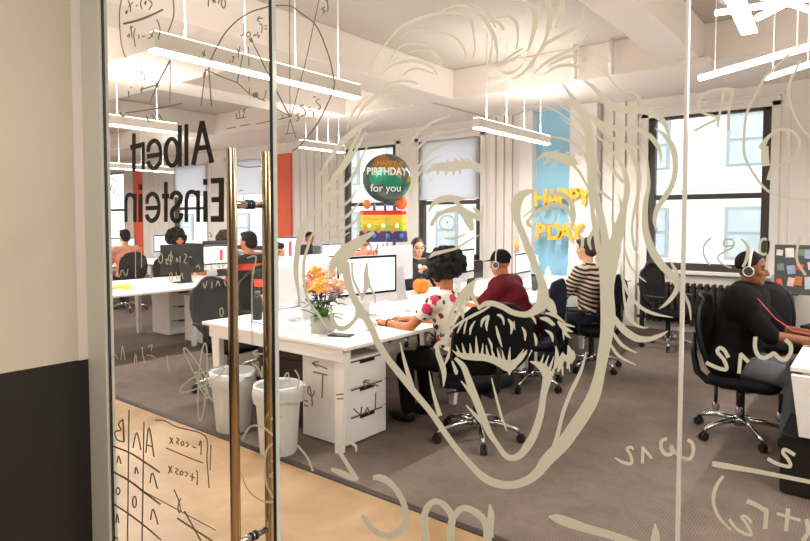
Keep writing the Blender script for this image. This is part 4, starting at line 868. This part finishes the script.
brow = [[(426,174,1),(432,169,5),(440,167,8),(450,166.5,10),(462,165,9),(472,166,6),(479,170,4),(482,175,1)]]+spikes([(450,164,446,159.5,4),(458,162,453,157.5,4),(465,162,459,157,4),(472,163,466,158.5,4),(478,166,473,160,3.5),(481,170,479,162.5,3),(438,171,437,175,4),(446,172,446,175.5,4),(454,171,453,176,4),(460,169,460,175,4),(433,168,426,171,3),(436,164,431,165.5,3)])
strokes('left_eyebrow', vinyl, brow, fd)
brow2 = [[(537,160,.8),(545,154.5,5),(555,156,8),(565,159,10),(573,162,8),(578,164,1)]]+spikes([(552,153,560,150,3.5),(549,159,543,165,4),(556,161,551,166.5,4),(566,153,572,152,3),(573,158,575,153,3)])
strokes('right_eyebrow', vinyl, brow2, fd)
strokes('left_eye', vinyl, [[(427.5,215,.7),(431,207,3),(438,200.5,6),(448,198.5,7),(457,199,6),(465,198.5,1)], [(431,226,4),(437,216,4),(447,210.5,4.5),(457,209,6.5),(465,214,9),(470,224,8),(472,231,3)],
 [(455,201,4),(464,210,5),(474,216,6),(482,221,2)], [(472,206,.7),(478,213,5),(481,221,3)], [(444,238,.6),(454,238.5,2.5),(466,234,1.5)], [(429,258,1),(434,254,4),(446,251,3),(457,248,2.5),(468,241,2),(479,235,1)],
 [(423,245,1),(432,250,1)], [(x, y, 1.1) for x, y in ring(447.3,223,7.6,7.3,18,PI*.62,PI*2.38)], [(443.5,229.3,1.1),(446,229,1.1),(448,231,1.1),(450.5,229.5,1.1)], ('L', [(446.2,222.5),(448.4,222.5)], 2.4)], fd)
strokes('right_eye', vinyl, [[(x, y, 1.5) for x, y in ring(548,217,8,8,18)], ('L', [(544.8,217),(547,217)], 2.2), [(523,218,.8),(528,213,2),(534,208,1.5)], [(526,220,2),(529,225,4),(532,227,1)], [(528,221,3),(536,212,3),(549,206,4),(562,206,5),(570,213,4),(573,225,3)],
 [(545,195.5,2),(556,193.5,4),(566,196.5,5),(572,206,5),(573.5,218,5),(571,229,2)]], fd)
strokes('nose', vinyl, [[(536,191.5,3),(527,192,6),(519,198,10),(515.5,207,10.5),(516.5,217,8),(520,227,6.5),(524,237,7),(529,250,8),(534,263,7.5),(539,275,7),(542.5,285,9),(543,296,12),(543,304,15)],
 [(545,298,6),(550,305,10),(556,314,3)], [(543,303,12),(536,310,9),(526,314.5,6),(513,312.5,5.5),(503,307,5.5),(493,303.5,5.5),(485,304,5),(478,309,2.5)], [(482,205,1),(482.5,215,1.6),(481.5,230,1.4),(482,245,1.8),(483,262,1)]], fd)
strokes('cheek_line', vinyl, [[(477,279,1.5),(467,290,8),(456,304,4.5),(450,317,4),(447,332,4),(445,345,4)], [(470,288,5),(474,299,3.5),(480,309,3)], [(458,305,1),(462,312,4.5),(463,319,1)], [(474,286,3),(464,300,4),(455,316,2),(449,326,2)]], fd)
mous = [[(446,332,2),(453,328,2),(462,321.5,2.6),(474,315,3),(482,311,2.5),(490,306,2)],
 [(457,333,1),(460,327,2),(464,321,1)], [(464,334,1),(465,327,2),(467,320,1)], [(470,335,1),(471,328,2.5),(475,321,1)], [(481,327,1),(483,320,3.2),(489,315.5,2)], [(487,331,.8),(486.5,324,3),(489,316,2)],
 [(497,315,1.5),(500,315.5,3),(503,319,2.5),(504,325,1)], [(496,326,1.2),(498.5,336,3),(502,347,1)], [(492,350,1),(491,344,2.5),(488,338,1)], [(508,319,1.2),(512,325,4),(511,334,1)], [(514,321,1),(515,330,.8)],
 [(522,327,1),(525,333,3),(525,341,1)], [(529,314,3),(534,319,2.5),(536,324,1)], [(534,333,1),(536,340,3),(536,346,1)], [(528,358,.8),(532,350,1.5)], [(540,318,1),(547,319,4),(555,325,1.5)], [(545,313,1.5),(554,315,4),(565,322.5,1)],
 [(540,318,1.5),(548,321,3),(553,326,1)], [(545,330,1),(551,334,3.5),(553,342,1)], [(558,321,2.5),(564,328,5),(573,332,.8)], [(562,327,2),(566,334,3.5),(571,338,.8)], [(561,323,2),(568,325,2.5),(575,327,.8)], [(563,332,2),(564,340,.8)],
 [(456,352,2),(463,356,5.5),(475,357,7),(484,357.5,7),(493,360,7),(501,363,9),(509,366,11),(516,362,7),(522,357,4.5),(527,350,1)], [(509,362,12),(509.5,368,7),(509.5,375,1)],
 [(530,361.5,1),(537,364,5),(544,369,9),(549,378,11)], [(556,346,1),(557,358,4.5),(555,368,3)], [(563,352,1),(561.5,360,6),(558,372,2)], [(568,345,1),(570,355,6),(567,369,1)], [(573,350,1),(574,357,3),(571,364,1)], [(563,356,5),(569,360,6),(574,360,1)]]
mous += spikes([(460,355,456,345,3),(465,355,462,343,3.5),(471,354,470,343,3.5),(477,354,476,336,4),(482,355,483,343,3),(488,356,486,345,3.5),(494,358,491,347,3.5),(500,360,497,348,3.5),(504,360,502,350,3),(509,362,510,347,3.5),(517,360,524,349,4),(520,359,527,353,3),(540,366,544,354,3.5),(544,368,549,355,3.5),(549,371,554,356,3.5),(552,374,557,362,3.5),(459,356,452,350,3),(562,366,563,376,3),(568,362,570,372,3)])
strokes('moustache', vinyl, mous, fd)
# big name
G = []
G += [('L', [(133.9,133.4),(133.9,171.2)],3.8), ('L', [(130.3,147.6),(140,145.4)],5), ('L', [(143.0,142),(143.2,170.2)],3.6), [(143,146,4),(140.8,144.6,4),(138.6,147,4.4)],
 [(147,156.5,4.6),(155,155.2,4.6),(161.5,154,4.6)], [(148,152,3.4),(149.5,144.5,4.2),(154.5,140.6,4.4),(159,144.5,4),(161,154,3.2),(159.4,163,4),(154.5,168,4.6),(150,166,4.4),(148,161,4)],
 ('L', [(179.8,125.2),(179.8,166.6)],4.2), [(x, y, w) for (x, y), w in zip(ring(171.9,152.3,6.3,13.4,16), [4.4]*17)], ('L', [(186.4,124),(186.4,165.8)],4.2),
 ('L', [(202,121),(193.2,165)],4.6), ('L', [(202,121),(212,162.8)],4.8), ('L', [(197,148.4),(209,146.8)],5)]
strokes('name_lettering', black_vinyl, G); 
nl = bpy.data.objects['name_lettering']; tag(nl, 'black mirrored lettering reading Albert on the glass door, upper word', 'lettering', 'black name lettering on the door')
G = [('L', [(221.4,178),(221.4,222)],5.4), ('L', [(210.8,181),(223.6,180.2)],5.4), ('L', [(211.4,199.8),(222,199.2)],5.2), ('L', [(210.6,219),(223.6,218.9)],6),
 ('L', [(205.3,191),(205.3,222)],4.4), ('L', [(205.2,178.8),(205.2,185)],4.4), ('L', [(198.1,190.4),(198.1,222.2)],4), ('L', [(186.3,199),(186.3,222.2)],3.8), [(198,197,3.4),(195.4,193,4),(191.5,191.8,4.2),(188,193.8,4),(186.4,200,3.8)],
 [(171.3,199.4,4),(172.6,194.6,4.2),(176.3,192.6,4.4),(180,195,4.2),(180.8,200,4.2),(177.5,205.2,4.6),(173.2,209.5,4.6),(171.8,214.5,4.2),(173.2,219.4,4.2),(176.6,221.2,4.4),(180.3,218.5,4.2),(181.6,213,4)],
 ('L', [(165.9,182),(165.9,222)],3.8), ('L', [(161.9,196.3),(169.2,196)],5), [(145.6,208.3,4.4),(152.5,208,4.4),(159,207.6,4.4)], [(146.8,204,3.2),(148,197,4),(152.4,193.8,4.4),(156.8,197,4),(159,206,3.2),(157.4,216,4),(152.5,220.8,4.4),(148.4,219,4.2),(146.6,214.4,3.8)],
 ('L', [(140.5,194),(140.5,222)],4), ('L', [(140.5,184.4),(140.5,190)],4), ('L', [(134.9,193.6),(134.9,222)],3.6), ('L', [(125.8,200,),(125.8,222)],3.4), [(134.8,199,3.2),(132.5,195.5,3.8),(129.6,194.6,4),(127,196.5,3.6),(125.9,201,3.4)]]
e2 = strokes('name_lettering', black_vinyl, G); tag(e2, 'black mirrored lettering reading Einstein on the glass door, lower word', 'lettering', 'black name lettering on the door')
GR = 'formulas written on the glass'
def wr_(label, m, lst, w=1.2, cat='writing'): o = strokes('glass_writing', m, lst, None, w); tag(o, label, cat, GR); return o
wr_('large bracketed fraction in grey marker at the top left of the door', marker, [[(121.7,-2),(119.4,14),(120.5,36.7),(123,51),(126,58)], [(173,-2),(174,12),(172,22),(168,32)], [(123,24,2),(139,20,2.2),(153,14.4,2),(163,9.4,1.8)],
 [(127,37),(129.5,34),(129,38)], [(130.5,25.5),(131.5,32),(132,38)], [(130,29),(133,26)], [(135,28),(133.8,36),(135.5,47)], ('L', [(138.8,34.5),(138.8,39)]), ('L', [(142,36.5),(145.5,36)]), [(147.5,38),(150,38),(152.5,34),(154,29.5)], [(150,34),(153.5,37)], [(156.7,19),(160,29),(158,39.5)],
 [(125.5,13.5),(127,10.5),(126.5,14)], [(128,0),(130,5),(130.5,12)], [(128.5,7),(133,2)], ('L', [(135.5,6),(138,5.5)]), [(142,-1),(140.5,4),(142,9)], [(144,4),(146,1),(145.5,5)], [(149,0),(152,4),(148.5,10)], [(147,-1),(150,1)]])
wr_('long grey marker circle arc crossing the door and the fixed glass at the top', marker, [[(211.5,106),(210,85),(209,68),(211,60),(218,45),(226,32),(238,20),(251,12),(262,8.5),(272,6),(290,6),(302,14),(314,23),(321,35),(326,48),(330,60),(333,75),(334,87),(326,107),(317,124),(300.5,145),(292,151)]], 1.4)
wr_('grey marker force diagram with two small nodes inside the circle on the door', marker, [[(x, y) for x, y in ring(248.5,34.5,1.9,2.4,10)], ('L', [(246.5,38),(237,83)]), ('L', [(250.5,38),(269.5,77)]), ('L', [(250,38),(252,42)],3), ('L', [(248.5,47),(248.7,53)]), ('L', [(248.9,58),(249,66)]), ('L', [(249,73),(249.2,82)]), ('L', [(249.3,87),(249.5,95)]),
 [(205,69),(222,77),(237,83),(250,94),(265,101)], ('L', [(253,95.5),(258,94.5)],5), ('L', [(205.5,69),(201,106)]), ('L', [(205,72),(204,78)],2.4), [(198.5,60),(199.5,56)], [(202,52),(205.5,56)], [(205,50),(203,57)], [(229.5,63),(231,60)], [(232,63),(234,57),(232,57)], [(236.5,48),(238.5,53),(238,58)], [(240,47),(238.5,53)], [(243.5,23.5),(243.3,34),(240.5,35.5)],
 [(253,36.5),(255,34.5),(256,36.5)], [(258,32),(257,35),(259.5,36),(257.5,38)], [(259,24),(262,25),(261.5,33)], ('L', [(264.5,26),(267,25.5)]), ('L', [(264.5,29),(267,28.7)]), [(263.5,18),(257,19.5),(260,22)], [(257,19.5),(260,16)], [(262,100),(265,97),(266,90)]], 1.1)
wr_('grey marker rays meeting at one point left of the drawn hair', marker, [('L', [(289.5,-2),(290,117)]), [(319.5,-2),(314,23),(306,60),(297,95),(291,117)], ('L', [(275,88),(290,117)],1.3), ('L', [(273,107),(289,116)]), ('L', [(290,119),(287,134)]), ('L', [(290,119),(296,138)]), ('L', [(285,134),(296.5,133)]), ('L', [(226,129),(236,127)]), ('L', [(240,126),(250,124)]), ('L', [(256,124),(270,121)]), ('L', [(278,119.5),(290,117)]), [(281,114),(283,117),(281,119)]], .9)
wr_('small grey marker equation with two fives right of the rays', marker, [[(304,105),(300,106),(304,109),(305.5,114),(301,116)], [(299,113),(297,115),(299,118),(296.7,121.7)], ('L', [(307.3,108),(310.5,107.3)]), ('L', [(307.5,110.8),(311,110)]), [(320,98.5),(316,101.5),(320.5,106.5),(318,110.5)], ('L', [(313,97),(316,97)]), ('L', [(313.5,111),(313.5,116)])], 1.2)
wr_('small grey marker letters at the top edge right of the circle', marker, [[(327,-2),(328,7),(327.5,12)], [(325,7),(322,9),(325,11),(322.5,13.5)], [(324,-2),(328,3)]], 1.2)
wr_('small grey marker symbols at the top edge above the circle', marker, [[(208.5,-2),(208.3,6.5)], [(212,0),(216,2.5)], [(216,-1),(212.5,3)], [(219,-1),(218.5,4)], [(222,-2),(221.5,5),(224,8),(225.5,4),(224,-2)]], 1.3)
wr_('grey marker triangle with an arrow above the black letters', marker, [('L', [(170.2,60),(157,85)],1.5), ('L', [(157,85),(150,103)]), ('L', [(170.2,60),(170,104)],1), ('L', [(157,85),(141,89.5)],1.2), [(143,87),(141,89.5),(142,92.5)], ('L', [(156.5,83),(157.8,87)],2), [(125.5,113),(150,109.5),(168,106.5),(182,103)], [(145,70.5),(141,72),(145,76),(144,80.5)], [(128.5,91),(128.8,97)], [(130.5,87),(132,88)], ('L', [(146,116),(149,122)]), ('L', [(152,114.5),(156.5,121)]), ('L', [(159,114.5),(162,120)]), [(120,112),(122,116),(125,116)]], 1.3)
wr_('faint grey marker label just above the door handle', marker, [[(236,113),(237,119)], [(239,110),(240,118)], [(242,112),(245,109),(243,117)], ('L', [(236,119),(246,117)]), [(226,161),(245,167),(262,166)], ('L', [(244,196),(243,202)]), ('L', [(239,191),(243,190)]), [(209,232),(212,236),(209,237)]], .9)
wr_('faint grey marker label left of the lower black word', marker, [('L', [(110.5,178.5),(121.5,183)]), [(112,184),(111,190),(115,193),(113.5,186)], ('L', [(117,193),(118,196)]), ('L', [(120,193),(122,196)])], .9)
ltr = []
def g0(cx, cy, rx, ry): return [(x, y) for x, y in ring(cx, cy, rx, ry, 12)]
ltr = [g0(160.5,258,2,5), [(165,260),(167.5,259),(166,263),(168.5,264)], g0(170.5,258,2,3.6), ('L', [(171,251),(170.5,265)]), [(176,262),(177,258),(178,262)], ('L', [(180,256),(180,263)]), [(184,254),(186.5,256),(184,262),(187,263)], ('L', [(189,257),(192,257)])]
wr_('pale marker formula written across the large dark monitor', lmarker, ltr, .9)
wr_('pale marker row of symbols just below the dark monitor', lmarker, [('L', [(135.5,248),(135.5,278)]), ('L', [(141.5,247),(141.5,268)]), [(112,252),(111,275)], [(117,271),(119,277),(122,270),(126,276),(128,269)], [(150,274),(151,279),(153,274)], g0(171,277,1.5,4), [(176,272),(177,279)], [(180,277),(182,273),(183,279)], [(196,268),(198,265),(200,269)], [(204,262),(206,268)], [(210,263),(213,262),(211,268),(214,268)], [(217,263),(219,268),(221,262),(223,267),(225,262)], g0(221.5,312,1.8,4.2), [(203,283),(205,288),(207,281)], ('L', [(212,282),(212,288)]), [(216,286),(218,281),(220,286)], [(224,281),(226,286)]], .9)
wr_('wavy pale scribble low on the door over the carpet', lmarker, [[(113,357),(116,355),(118,359)], [(121,360),(122.5,346),(125,360)], [(134,366),(135.5,354),(137,364)], [(142,347),(143,356),(145,363)], [(146.5,355),(152,356),(156,359)], [(167,355),(168,365),(170,372)], [(148,347),(152,345),(151,351)]], .9)
def loop(a, b, w): 
    cx, cy = (a[0]+b[0])/2, (a[1]+b[1])/2; L = math.hypot(b[0]-a[0], b[1]-a[1])/2; g = math.atan2(b[1]-a[1], b[0]-a[0])
    return [(cx+L*math.cos(t)*math.cos(g)-w*math.sin(t)*math.sin(g), cy+L*math.cos(t)*math.sin(g)+w*math.sin(t)*math.cos(g)) for t in [2*PI*i/18 for i in range(19)]]
wr_('pale looping atom sketch on the door beside the waste bin', lmarker, [loop((184,348),(218,405),4), loop((205,343),(200,421),4), loop((180,391),(224,368),6), loop((196,372),(208,398),3)], 1.4)
wr_('grey marker truth table low on the left of the door', marker, [('L', [(129,410),(127.5,545)]), ('L', [(144,421.7),(142,545)]), [(123,419.5,1.8),(124,442,1.8)], [(123,419.5),(118.5,424),(121,430),(115,432),(117,439.5),(124,442)], [(133,448),(136.7,432.5),(141,450)], [(145.8,453),(149,427.5),(154,457)], ('L', [(147.5,445),(153,447)]),
 [(112.5,446,1.6),(130,453,1.8),(146,463,2),(160,472.5,1.6)], [(106,468,1.6),(128,480,2),(144,492,2.2),(160.5,504.5,1.8)], [(105,498.5,1.6),(127.4,513,1.8),(146,527,1.8),(161,540,1.6)], [(103.7,530),(118,539)], [(117,463),(118.5,456),(121,464)], [(135,474),(136,467),(138.5,474)], [(150,483),(152.5,473),(157.5,489)], g0(118,491,1.9,3.4), g0(134.5,502,1.9,5.5), [(150.5,520),(153,509),(158,524.5)], [(116,523),(117,514),(119,523)]], 1.4)
wr_('grey marker square root of a fraction low on the door', marker, [[(155,420),(165,421),(177,427),(205,436),(207,460),(209,488)], ('L', [(211,445),(210,470)]), [(166,448),(185,456),(203,463)], [(170,437),(173,444)], [(173,438),(169.5,444)], [(176.5,438),(179,440),(176.5,442),(179,444.5)], g0(182.5,443.5,1.4,2), [(186,442),(188.6,444.5),(186,447)], ('L', [(192.5,446.5),(196,448)]), [(199,446),(201,441),(201,455)], [(168.5,466),(172,473)], [(172,466),(168,474)], [(175.5,468),(178,470),(175.5,472),(178,475)], g0(181.5,473,1.4,2), [(185,471.5),(187.6,474),(185,476.5)], ('L', [(190,476),(195,478)]), ('L', [(192.5,473),(192,481)]), [(196,470),(197.5,474),(197,485)],
 [(174,489.5),(178.5,500),(181,511)], [(181,498),(178,506),(179,512.5),(181,511)], ('L', [(143,491),(216,530.5)],1), ('L', [(177,518),(212,541)],1.8), ('L', [(184.4,511),(201,541)],1.6)], 1.2)
wr_('pale looping bracket written across the door edge above the lower standoff', lmarker, [[(241,473,1),(248,490,1.2),(260,500,1.4),(270,502,2.4),(279,500,2)], [(273,498),(266,482),(265,460),(268,448),(277,443),(282,457)], [(297,445),(307,457),(313,471)], [(272,462),(276,461),(276,470),(270,476),(280,478)], [(242,440),(250,427),(262,427),(277,438)], [(271,420),(276,416),(282,417)]], 2.2)
wr_('pale marker strokes over the rim of the waste bins', lmarker, [[(252,363),(258,368),(262,378)], [(262,378),(262,366)], [(287,382),(285,376),(288,373),(290,384)], [(295,370),(299,378),(297,390)], [(263,354),(253,353),(257,350)], [(253,353),(257,357)], [(254,270),(252,285),(252,345)], [(247,258),(256,257),(252,275)]], 1.4)
wr_('grey marker vector T and phi symbols over the white drawers', marker, [('L', [(327.5,369),(312.5,363)],1.4), [(319,361.5),(312.5,363),(317.5,367.5)], ('L', [(313,371.7),(327.5,375.3)],1.6), ('L', [(322.8,374),(322,398)],1.6), [(312,407),(312,400),(310,388),(308.5,387),(308,393),(312.5,396),(314.5,391)], ('L', [(304,400),(308,401.5)]), ('L', [(304,405),(308,406.5)])], 1.5)
wr_('grey marker velocity symbols over the drawer fronts', marker, [('L', [(378.5,386),(363.5,381.5)],1.6), [(370,380),(363.5,381.5),(366,387.5)], ('L', [(375.8,392.5),(375.3,409)],1.4), [(353.5,408.5),(360,414),(361.7,406.5)], [(365,413),(367.5,407.5),(369,414)], ('L', [(336,395),(343.5,394)]), ('L', [(336.7,399),(343.5,398.5)])], 1.5)
L2 = lmarker
wr_('pale mirrored letter R high on the right-hand glass', vinyl, [[(734.4,89.3),(722,89),(706,93),(698,104),(703.3,113),(717.4,118),(705,125),(694.4,130.7)], [(725,89.3),(721,107),(717.4,127)], [(733.4,89.3),(729.3,107),(728.2,130.7)]], 2.6)
wr_('long curved pale line sweeping down the right-hand glass', vinyl, [[(800,46,2),(787,56,2.2),(773,70),(764,79),(754,98),(746,116),(744,141),(744,150),(746,160),(754,174),(764,187.5),(776,195),(794,198.5),(812,200.5)]], 2.6)
wr_('short curved pale line at the right edge of the glass', vinyl, [[(800,60),(796,70),(791,79),(788.5,94),(792,108.5),(799.6,125),(812,139)]], 2.6)
wr_('pale looped symbol with a stem at the right edge of the glass', vinyl, [[(761,149,6),(763,145,6),(768.5,137,3.5),(779,129.5),(791,131),(798,137),(799.6,146),(794,159),(783,164.5),(770,165,4)], [(765,146,7),(765,158,8),(766,166,8)], [(788.5,131),(788.5,150),(790.5,161)], [(779,154,2),(773,164,3),(768.5,180,4.5)]], 2.6)
wr_('pale bracketed letters over the right-hand window', lmarker, [[(711.5,237.4),(705.5,243),(703.3,250),(705,258),(710,265)], [(733,239.6),(726,239.5),(723.3,243),(725,246),(733,245.6)], [(733.7,241),(733,247),(724,252),(718,256),(721,263),(731.5,268)]], 1.7)
wr_('pale bracket and hook over the face of the man in black', vinyl, [[(741,239,1.6),(747,245,3),(748,252,3.6),(746,261,3.4),(742.6,267,2.4)], [(767,239.6),(763,239),(760.2,243),(760,251.5),(764,254.4),(768,251),(768.5,241),(768,250),(766.3,270)], [(800.4,237.4),(797,250),(797.5,262),(805.6,275)]], 2.6)
wr_('pale mirrored 2 over the chair of the man in black', vinyl, [[(706,362.6),(718,368),(726.5,369),(724,360),(717.5,352),(719.6,348),(724,350),(728.5,357.5)]], 3.8)
wr_('pale mirrored caret beside the 2 over the man in black', vinyl, [('L', [(739,373.5),(740.8,353.7)],3.8), ('L', [(740.2,353.5),(748.5,362)],3.8)])
wr_('pale rounded w over the forearms of the man in black', vinyl, [[(755.5,336.7),(755,347),(758,355),(764,358),(770,355.5),(774,353.5),(779,358),(785,359.6),(790.5,353),(790.5,345),(785,339.5)]], 4.2)
wr_('pale squared r and omega formula on the glass over the carpet', vinyl, [[(615,457.5,1.5),(622,462,3),(631,463.5,3.4),(631,456,3),(627,449,3),(631,447,2.6),(633.5,450,2)], ('L', [(642.5,463.5),(642.8,446.5)],3), ('L', [(642,446.5),(652,458.5)],3), [(667,438.5),(661.8,441),(661.2,448),(666,454.5),(672,453),(671,446),(675,452),(682,457.5),(690,458.6),(693.5,450),(691.5,442.5),(687.5,440)]], 3.6)
wr_('pale long fraction bar on the lower right glass', vinyl, [[(712,463.5,3),(717,464.5,6),(760,472,4.5),(812,482.3,4.2)]])
wr_('pale mirrored 5 above the long fraction bar', vinyl, [[(767.5,458.5),(776.7,463.5),(790,466.5),(788,459),(783,453),(785,449.5),(795,455)]], 3.6)
wr_('pale opening bracket and 2 below the long fraction bar', vinyl, [[(723.3,476,3.4),(716,487,3.8),(713.5,502,3.6),(719,517,3),(731,530,1.6)], [(729,519),(738,530),(751,535),(746.7,524),(741.7,517.7),(745,516),(751.7,522.7)]], 3)
wr_('pale r with a plus sign at the lower right of the glass', vinyl, [[(746.7,501),(755,504.3),(763,509),(766.3,512),(765,529)], ('L', [(776.7,513.5),(800.5,520.5)],3), ('L', [(788.3,508.5),(785.8,531.5)],4), [(806.7,519),(808,532),(802.5,541)]], 4.6)
wr_('pale thick bar starting an equals sign at the bottom of the glass', vinyl, [[(548.5,516.5,1),(556,518,8),(567,522,10),(585,528,8.5),(610,535,8),(640,545,7)], [(655,523.5,1),(655.5,535,8),(655,548,9)]])
wr_('pale mirrored 2 below the white drawers', vinyl, [[(356,452,1),(355.5,446,3),(348,441.5,4),(341.5,444,4),(339.5,451,4.4),(346,462,4),(352,472,4.6),(357,480,5)], [(331,469,3.5),(340,472.5,6),(350,477,6),(358,480,3)]])
wr_('pale mirrored c at the bottom of the glass', vinyl, [[(373,477.5,5),(383,478.5,7),(394,487,6),(403,502,6),(406,518,6.5),(401,530,6.5),(391,535.5,6.5),(380,534,6),(370,527,5.4),(362,515,3)]])
wr_('pale letter m at the bottom of the glass', vinyl, [[(428,548,7),(424,522,7),(427,508,6.5),(435,501.5,6),(445,506,6.5),(452,517,7),(450.5,530,8),(451,548,8)], [(454,517,6),(460,509.5,6.5),(468,508.5,6.5),(479,515,7.5),(486,525,7),(488,548,9)], [(490,504.5,2),(491,515,6.5),(490,530,7),(493.5,538,1)]])
# ------------------------------------------------------------------ light
wd = bpy.data.worlds.new('world'); S.world = wd; wd.use_nodes = True; wn = wd.node_tree.nodes; wl = wd.node_tree.links
bgn = wn['Background']; bgn.inputs['Color'].default_value = lin((236, 242, 250)); bgn.inputs['Strength'].default_value = 2.2
def area(name, loc, rot, sx, sy, p, c):
    l = bpy.data.lights.new(name, 'AREA'); l.shape = 'RECTANGLE'; l.size = sx; l.size_y = sy; l.energy = p; l.color = c
    o = bpy.data.objects.new(name, l); COL.objects.link(o); o.location = loc; o.rotation_euler = rot; return o
warm = (1, .93, .84)
# unseen area lights under the ceilings: corridor lamps and an added entry fill
area('entry_fill_light', (1.5, 2.2, 3.6), (0, 0, 0), 1.2, .6, 40, (1, .965, .925))
area('corridor_lamp', (.6, -1.0, 3.05), (0, 0, 0), 1.4, 1.4, 38, warm)
area('corridor_lamp', (-1.2, -.3, 3.05), (0, 0, 0), 1.2, .6, 27, warm)
S.view_settings.view_transform = 'Standard'; S.view_settings.look = 'None'; S.view_settings.gamma = 1; S.view_settings.use_curve_mapping = False
S.view_settings.exposure = 0.5
for o in list(bpy.data.objects):
    if '_hc' in o: del o['_hc']
